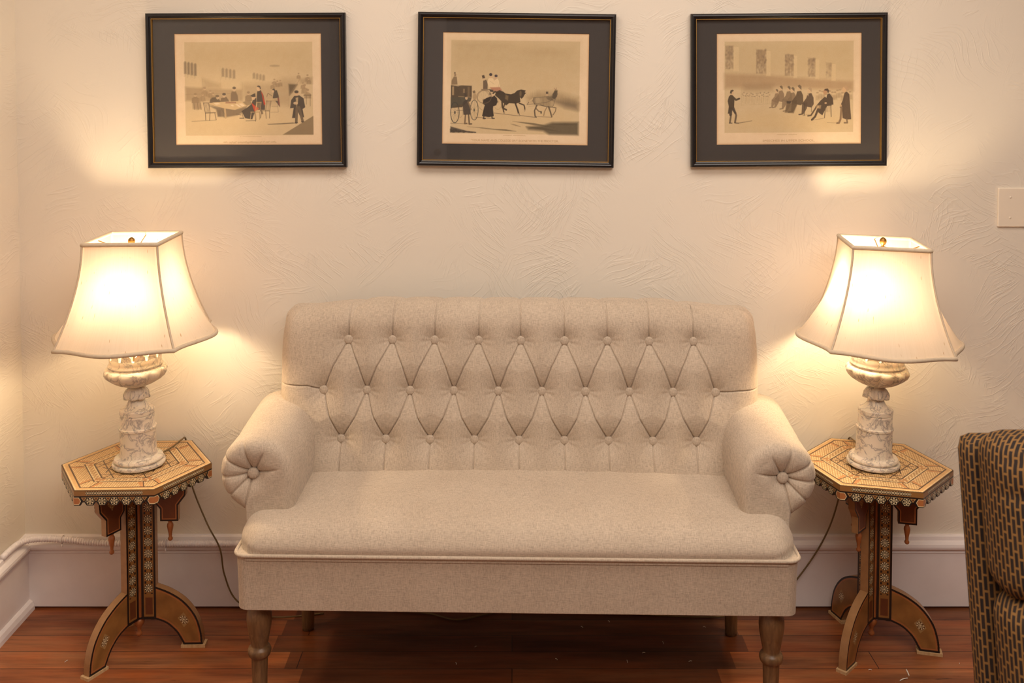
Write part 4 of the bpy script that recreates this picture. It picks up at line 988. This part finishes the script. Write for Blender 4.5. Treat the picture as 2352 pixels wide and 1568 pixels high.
def art_speech():
    A = Art(331, 256, 1650, 90, 1642, 79)
    A.rect(80, 60, 2238, 1595, PL, .9); A.rect(80, 60, 2238, 640, (186, 162, 118), .35, 120); A.ell(1200, 1400, 1000, 180, (206, 180, 134), .6, 100)
    A.poly([(80, 600), (700, 620), (1600, 700), (2238, 740), (2238, 900), (1000, 830), (80, 850)], (166, 136, 100), .65, 40); A.poly([(400, 780), (900, 780), (900, 900), (400, 900)], (154, 128, 94), .5, 50)
    rr = np.random.default_rng(4)
    for x0, x1, y0, y1, r, a in ((92, 225, 130, 520, 95, .75), (610, 775, 200, 600, 75, .85), (1090, 1235, 285, 640, 60, .8), (1480, 1600, 350, 660, 65, .65), (1780, 1870, 430, 690, 70, .35)):
        A.rect(x1, y0 + 10, x1 + r, y1 + 40, (212, 188, 144), .7, 8); A.rect(x0, y0, x1, y1, (146, 122, 92), a * .75, 10)
        for k in range(60):
            x = x0 + rr.random() * (x1 - x0); y = y0 + rr.random() * (y1 - y0); f = (y - y0) / (y1 - y0)
            A.ell(x, y, 14, 20, (212, 190, 150) if rr.random() < f * .8 + .1 else (124, 105, 86), a * .32, 8)
        A.line([((x0 + x1) / 2, y0), ((x0 + x1) / 2, y1)], 4, MDc, .4); A.line([(x0 - 20, y0 - 15), (x1 + r, y0 + 20)], 4, LTc, .6)
    # faint audience
    for k in range(34):
        x = 380 + k * 14 + rr.normal() * 6; y = 930 + rr.random() * 70; A.ell(x, y, 11, 15, (206, 180, 138), .55, 4); A.ell(x, y - 10, 12, 9, MDc, .4, 4); A.line([(x - 8, y + 20), (x - 6, y + 120)], 4, LTc, .5); A.line([(x + 8, y + 20), (x + 8, y + 130)], 6, (204, 180, 138), .5)
    for k in range(14):
        x = 1640 + k * 42; y = 900 + rr.random() * 60; A.ell(x, y, 22, 28, (206, 180, 138), .5, 6); A.ell(x - 4, y - 18, 22, 12, LTc, .7, 4); A.poly([(x - 30, y + 30), (x + 30, y + 30), (x + 36, y + 110), (x - 36, y + 110)], LTc, .4, 10)
    A.line([(360, 840), (360, 1130)], 4, LTc, .5); A.line([(1490, 1110), (850, 1110), (360, 1130)], 5, LTc, .3)
    # speaker
    A.line([(190, 1280), (170, 1420)], 30, (110, 94, 74), .95); A.line([(235, 1180), (275, 1300), (255, 1420)], 30, (104, 88, 70), .95); A.line([(158, 1430), (205, 1430)], 14, DKc, .9); A.line([(255, 1428), (318, 1432)], 14, DKc, .9); A.line([(190, 1180), (180, 1290)], 44, DKc, .92); A.line([(215, 1190), (260, 1260)], 36, DKc, .92)
    A.poly([(150, 985), (185, 950), (220, 965), (245, 1040), (240, 1170), (195, 1200), (165, 1270), (135, 1270), (150, 1150), (132, 1060)], (78, 66, 50), .95); A.line([(215, 985), (270, 1040), (325, 1020)], 32, (84, 72, 56), .95); A.ell(210, 925, 26, 34, (204, 172, 132), .95); A.poly([(168, 925), (180, 880), (215, 868), (235, 885), (205, 905), (195, 940)], (84, 72, 58), .95)
    A.poly([(310, 1425), (540, 1390), (545, 1398), (330, 1436)], MDc, .7, 4)
    # seated line of dons
    def seat(x, y, u, col, a, hair=MDc):
        A.poly([(x - .3 * u, y + .55 * u), (x + .35 * u, y + .45 * u), (x + .7 * u, y + 1.2 * u), (x + .75 * u, y + 2.3 * u), (x + .4 * u, y + 2.9 * u), (x - .6 * u, y + 2.7 * u), (x - 1.2 * u, y + 2.2 * u), (x - .5 * u, y + 1.3 * u)], col, a, 4)
        A.poly([(x - 1.2 * u, y + 2.1 * u), (x - .3 * u, y + 2.0 * u), (x - .4 * u, y + 3.0 * u), (x - .9 * u, y + 3.9 * u), (x - 1.3 * u, y + 3.9 * u)], col, a * .95, 4); A.line([(x - 1.1 * u, y + 3.95 * u), (x - 1.7 * u, y + 4.05 * u)], .22 * u, col, a)
        A.ell(x, y, .36 * u, .46 * u, (206, 176, 136), .95); A.poly([(x - .25 * u, y - .35 * u), (x + .1 * u, y - .6 * u), (x + .42 * u, y - .3 * u), (x + .42 * u, y + .3 * u), (x + .2 * u, y + .1 * u)], hair, .9)
    seat(950, 900, 68, (140, 116, 88), .8); seat(1020, 850, 80, (132, 110, 84), .8, MDc); seat(1150, 860, 84, (130, 110, 84), .85); seat(1215, 880, 88, (128, 108, 82), .8)
    seat(1325, 850, 100, (98, 82, 62), .92, MDc); A.poly([(1120, 1065), (1200, 1070), (1180, 1110), (1125, 1110)], DKc, .9); A.poly([(1130, 1110), (1300, 1120), (1240, 1270), (1090, 1260)], (110, 92, 68), .8, 10)
    seat(1500, 890, 100, (92, 76, 60), .92, (176, 150, 116)); A.poly([(1460, 950), (1490, 945), (1480, 990)], (216, 192, 152), .9)
    A.line([(1420, 1100), (1415, 1310)], 12, DKc, .8); A.line([(1540, 1110), (1535, 1250)], 10, MDc, .8)
    # nearest seated man with chair
    A.line([(1775, 1150), (1755, 1355)], 14, MDc, .95); A.line([(1860, 1140), (1868, 1335)], 14, MDc, .95); A.line([(1775, 1150), (1870, 1145)], 12, MDc, .95)
    for k in range(3): A.line([(1795 + 22 * k, 1150), (1785 + 24 * k, 1250)], 6, MDc, .8)
    A.poly([(1800, 960), (1840, 945), (1895, 1020), (1905, 1130), (1800, 1150), (1720, 1310), (1650, 1260), (1660, 1150), (1600, 1170), (1690, 1060), (1760, 1000)], (82, 68, 54), .95); A.line([(1640, 1140), (1580, 1230), (1530, 1310), (1480, 1318)], 26, (96, 80, 62), .95); A.line([(1650, 1200), (1600, 1330), (1545, 1385)], 34, (84, 70, 56), .95); A.poly([(1620, 1140), (1700, 1140), (1690, 1200), (1620, 1190)], (190, 160, 118), .7, 8)
    A.ell(1765, 920, 32, 44, (182, 142, 104), .95); A.poly([(1745, 890), (1765, 865), (1810, 860), (1835, 900), (1815, 945), (1795, 900)], (84, 68, 56), .95); A.poly([(1760, 985), (1800, 960), (1785, 1020)], (220, 196, 156), .9); A.ell(1775, 1105, 20, 14, (206, 174, 134), .9)
    A.line([(1560, 1390), (1740, 1362)], 7, MDc, .6); A.line([(1390, 1310), (1500, 1295)], 6, MDc, .5)
    # standing don right
    A.poly([(2090, 935), (2130, 915), (2170, 960), (2185, 1150), (2205, 1380), (2130, 1385), (2060, 1360), (2050, 1200), (2010, 1180), (2060, 1060)], (90, 74, 58), .95); A.line([(2040, 1180), (2025, 1380), (2000, 1440), (1970, 1445)], 34, (130, 106, 80), .9); A.line([(2130, 1380), (2140, 1440), (2090, 1440)], 24, (120, 98, 74), .9); A.ell(2085, 880, 34, 48, (206, 170, 128), .95); A.poly([(2070, 830), (2120, 815), (2155, 860), (2150, 900), (2115, 880)], (184, 154, 118), .95)
    for k in range(6): A.line([(2110 + 8 * k, 1000), (2080 + 20 * k, 1370)], 4, (126, 106, 82), .5)
    A.dashes(960, 1290, 1630, 9, .5, 4)
    A.line([(1800, 1435), (1990, 1442)], 6, MDc, .5); A.ell(2030, 1150, 16, 22, (200, 168, 128), .9)
    return A
def text_mesh(txt, size, m, parent, loc, width):
    cu = bpy.data.curves.new('caption', 'FONT'); cu.body = txt; cu.size = size; cu.align_x = 'CENTER'; cu.align_y = 'CENTER'
    tmp = bpy.data.objects.new('tmp', cu); C.objects.link(tmp); bpy.context.view_layer.update()
    me = bpy.data.meshes.new_from_object(tmp.evaluated_get(bpy.context.evaluated_depsgraph_get()))
    bpy.data.objects.remove(tmp); me.name = 'caption'; me.materials.clear(); me.materials.append(m)
    xs = [v.co.x for v in me.vertices]; k = width / (max(xs) - min(xs))
    o = bpy.data.objects.new('caption', me); C.objects.link(o); o.parent = parent
    o.location = loc; o.rotation_euler = (R(90), 0, 0); o.scale = (k, 1, 1); return o
def make_picture(cx, cz, w, h, rot, pc, pw, ph, art, caption, cap_w, label):
    t = thing('framed_print', label, 'picture', (cx, 0, cz), 0, 'framed lithographs on the wall'); t.rotation_euler = (0, rot, 0)
    fw = .0150; D = .022
    pr = [(0, 0), (0, -.016), (.0015, -.0195), (.004, -.0215), (.007, -.022), (.010, -.0205), (.0125, -.0165), (fw, -.0150), (fw, -.002), (.008, -.001)]
    def frame(pr, w, h):
        V = []; F = []; n = len(pr)
        for sx, sz in ((-1, -1), (1, -1), (1, 1), (-1, 1)):
            for d, y in pr: V.append((sx * (w / 2 - d), y - .003, sz * (h / 2 - d)))
        for i in range(4):
            for j in range(n): F.append((i * n + j, i * n + (j + 1) % n, ((i + 1) % 4) * n + (j + 1) % n, ((i + 1) % 4) * n + j))
        return V, F
    obj('frame', frame(pr, w, h), M_black, t)
    gl = [(0, -.0135), (.0006, -.0150), (.0015, -.0150), (.0021, -.0135), (.0021, -.004), (0, -.004)]
    obj('gilt_lip', frame(gl, w - 2 * fw + .0002, h - 2 * fw + .0002), M_gold, t)
    iw, ih = w - 2 * fw, h - 2 * fw
    px, pz = pc
    V = [(-iw / 2, -.0070, -ih / 2), (iw / 2, -.0070, -ih / 2), (iw / 2, -.0070, ih / 2), (-iw / 2, -.0070, ih / 2)]
    q = [(px - pw / 2, pz - ph / 2), (px + pw / 2, pz - ph / 2), (px + pw / 2, pz + ph / 2), (px - pw / 2, pz + ph / 2)]
    V += [(x, -.0070, z) for x, z in q] + [(x, -.0050, z) for x, z in q]
    F = [(i, (i + 1) % 4, 4 + (i + 1) % 4, 4 + i) for i in range(4)] + [(4 + i, 4 + (i + 1) % 4, 8 + (i + 1) % 4, 8 + i) for i in range(4)]
    obj('mat_board', (V, F), M_mat, t)
    A = art(); col = A.finish()
    e = .001
    X, Z = np.meshgrid(np.linspace(px - pw / 2 - e, px + pw / 2 + e, A.nx), np.linspace(pz + ph / 2 + e, pz - ph / 2 - e, A.ny))
    P = np.stack([X, np.full(X.shape, -.0051), Z], -1).reshape(-1, 3)
    pm = obj('lithograph', (P, grid_faces(A.nx, A.ny)[:, ::-1].copy()), M_print, t, col=col)
    if caption: text_mesh(caption, .0085, M_ink, pm, (px, -.00525, pz - ph / 2 + .0105), cap_w)
    obj('glass_pane', ([(-iw / 2 + .001, -.0105, -ih / 2 + .001), (iw / 2 - .001, -.0105, -ih / 2 + .001), (iw / 2 - .001, -.0105, ih / 2 - .001), (-iw / 2 + .001, -.0105, ih / 2 - .001)], [(0, 1, 2, 3)]), M_glass, t)
    obj('backing', box(-w / 2 + .004, w / 2 - .004, -.0045, -.001, -h / 2 + .004, h / 2 - .004), M_back, t)
    return t
make_picture(-.7690, 1.5315, .577, .4480, R(-.25), (.003, .0035), .4255, .3235, art_meeting, None, .17, 'black-framed lithograph of gowned men around a long table, leftmost above the settee')
make_picture(.0120, 1.5330, .5720, .4450, R(.75), (-.002, .0035), .4240, .3240, art_coach, '"YOUR NAME AND COLLEGE SIR?"-SCENE WITH THE PROCTOR.', .255, 'black-framed lithograph of a horse-drawn coach, hanging centrally above the settee')
make_picture(.8020, 1.5330, .5680, .4440, R(-.45), (.003, .0035), .4200, .3230, art_speech, 'SPEECHES IN UPPER SCHOOL.', .152, 'black-framed lithograph of a speaker before seated men, nearest the light switch plate')

# ------------------------------------------------------------------ wall plate, conduit, flecks
sw = thing('wall_plate', 'ivory blank electrical wall plate at right edge of plaster wall', 'wall plate', (1.478, 0, 1.190))
obj('plate', rbox(-.0585, .0585, -.0065, .001, -.0575, .0575, .0030, 3), M_plate, sw)
sc_ = None
for x in (-.023, .023):
    for z in (-.030, .030):
        V, F = lathe([(.0033, -.001), (.0033, .0008), (.002, .0014), (.0001, .0015)], 14)
        V = [(x_ + x, -z_ - .0062, y_ + z) for x_, y_, z_ in V]
        obj('screw', (V, F), M_plate, sw, True)
cd = thing('conduit', 'white painted ribbed conduit lying along the back baseboard cap near corner', 'conduit', (-1.0, -.03, .20))
cpath = catmull([(XL + .012, -.16, .222), (XL + .018, -.075, .223), (XL + .06, -.045, .223), (XL + .15, -.036, .216), (-1.2, -.036, .207), (-.9, -.036, .204), (-.62, -.036, .204)], 6)
# resample evenly and rib it
P = np.array([np.array(p) for p in cpath]); sl = np.concatenate([[0], np.cumsum(np.linalg.norm(np.diff(P, axis=0), axis=1))])
n = int(sl[-1] / .0016); ss = np.linspace(0, sl[-1], n); Q = np.stack([np.interp(ss, sl, P[:, i]) for i in range(3)], 1)
Q = Q - np.array((-1.0, -.03, .20))
rad = .0088 + .0010 * np.cos(ss * 2 * pi / .0075)
obj('ribbed_sleeve', tube(Q.tolist(), rad.tolist(), 12), M_white, cd, True)
for x in (-1.318, -1.015):
    i = np.argmin(abs(Q[:, 0] - (x + 1.0))); c = Q[i]
    ring = [(c[0], c[1] + .0112 * cos(a), c[2] + .0112 * sin(a)) for a in np.linspace(0, 2 * pi, 20)[:-1]]
    V, F = join([tube(ring, .0016, 6, True), tube([(c[0], c[1] - .004, c[2] - .012), (c[0] + .002, c[1] - .008, c[2] - .019)], .0026, 6)])
    obj('strap', (V, F), M_white, cd, True)
cr = []
rr = random.Random(9)
spots = [(1.045, -.342, 1.6), (1.023, -.372, 1.2), (.95, -.33, .5), (.55, -.12, .6), (.42, -.2, .6), (.36, -.25, .5), (.2, -.12, .5), (.12, -.28, .6), (-.1, -.22, .5), (.31, -.29, .5), (-.15, -.3, .4), (-1.2, -.29, .5), (.48, -.29, .6), (.28, -.09, .4), (1.2, -.3, .4), (.7, -.35, .4)]
for x, y, s in spots:
    a = rr.random() * pi; l = .006 * s * (1 + rr.random()); cr.append(tube(catmull([(x - l * cos(a), y - l * sin(a), .0012), (x, y + .001, .0022), (x + l * cos(a), y + l * sin(a), .0012)], 3), .0011 * max(s, .7), 5))
tag(obj('floor_flecks', join(cr), M_crumb), 'tiny pale lint flecks scattered over the dark floorboards', 'lint', kind='stuff')

# ------------------------------------------------------------------ patterned armchair at the right edge
def uv_box(VF):
    V, F = VF; V = np.array(V); NV = []; NF = []; U = []
    for f in F:
        p = V[list(f)]; nrm = np.cross(p[1] - p[0], p[2] - p[0]); 
        if len(f) > 3: nrm = nrm + np.cross(p[2] - p[0], p[3] - p[0])
        a = np.abs(nrm); b = len(NV)
        for q in p:
            NV.append(tuple(q))
            if a[2] > max(a[0], a[1]): U.append((q[2] + q[1], q[0] - q[1]))
            else: U.append((q[2], q[0] - q[1]))
        NF.append(tuple(range(b, b + len(f))))
    return NV, NF, U
def soft(x0, x1, y0, y1, z0, z1, r, puff=.0, seams=()):
    """rounded cushion, denser, with a puffed front (-y)"""
    bm = bmesh.new(); bmesh.ops.create_cube(bm, size=1)
    bmesh.ops.subdivide_edges(bm, edges=bm.edges[:], cuts=26, use_grid_fill=True)
    cx, cy, cz = (x0 + x1) / 2, (y0 + y1) / 2, (z0 + z1) / 2; hx, hy, hz = (x1 - x0) / 2, (y1 - y0) / 2, (z1 - z0) / 2
    for v in bm.verts:
        p = np.array([v.co.x * 2 * hx, v.co.y * 2 * hy, v.co.z * 2 * hz]); h = np.array([hx, hy, hz]); rr_ = min(r, hx, hy, hz)
        inn = np.clip(p, -(h - rr_), h - rr_); d = p - inn; l = np.linalg.norm(d)
        if l > 1e-9: p = inn + d / l * rr_
        fx = 1 - (p[0] / hx) ** 2; fz = 1 - (p[2] / hz) ** 4
        if p[1] < 0: p[1] -= puff * max(0, fx) ** .4 * max(0, fz) ** .6
        if seams and p[1] < 0:
            for zz, dp in seams: p[1] += dp * math.exp(-((p[2] + cz - zz) / .008) ** 2)
        v.co = (p[0] + cx, p[1] + cy, p[2] + cz)
    bm.verts.index_update(); V = [tuple(v.co) for v in bm.verts]; F = [tuple(v.index for v in f.verts) for f in bm.faces]; bm.free(); return V, F
def make_chair():
    t = thing('armchair', 'reclining armchair in black and gold woven upholstery, cut off at right edge', 'armchair', (.84, -1.20, 0))
    def lean(V, f=1):   # lean the back: y grows with z about z=.42
        return [(x + .0, y + .215 * max(0, z - .40), z) for x, y, z in V]
    def part(name, VF, sm=True, ln=True):
        V, F = VF
        NV, NF, U = uv_box((V, F))
        if ln: NV = lean(NV)
        o = obj(name, (NV, NF), M_fab, t, sm, uv=U)
        bm = bmesh.new(); bm.from_mesh(o.data); bmesh.ops.remove_doubles(bm, verts=bm.verts[:], dist=1e-5); bm.to_mesh(o.data); bm.free()
        return o
    W_ = .66
    # wooden-framed shell wrapped in fabric; local x from 0 to W, local y: back at +.04
    part('back_shell', soft(0, W_, -.025, .035, .14, .905, .022))
    part('back_cushion', soft(.012, W_ - .012, -.115, -.018, .40, .672, .05, .02))
    part('head_pillow', soft(.012, W_ - .012, -.118, -.010, .662, .932, .045, .022, ((.845, .006), (.900, .005))))
    part('seat_cushion', soft(.05, W_ - .05, -.62, -.06, .30, .45, .05), True, False)
    for x0, x1 in ((.0, .09), (W_ - .09, W_)):
        part('armrest', soft(x0, x1, -.60, -.11, .16, .60, .035), True, False)
    part('footrest_panel', soft(.09, W_ - .09, -.645, -.60, .12, .33, .02), True, False)
    obj('base', rbox(.05, W_ - .05, -.56, -.02, .0, .15, .01, 2), M_dark, t)
make_chair()
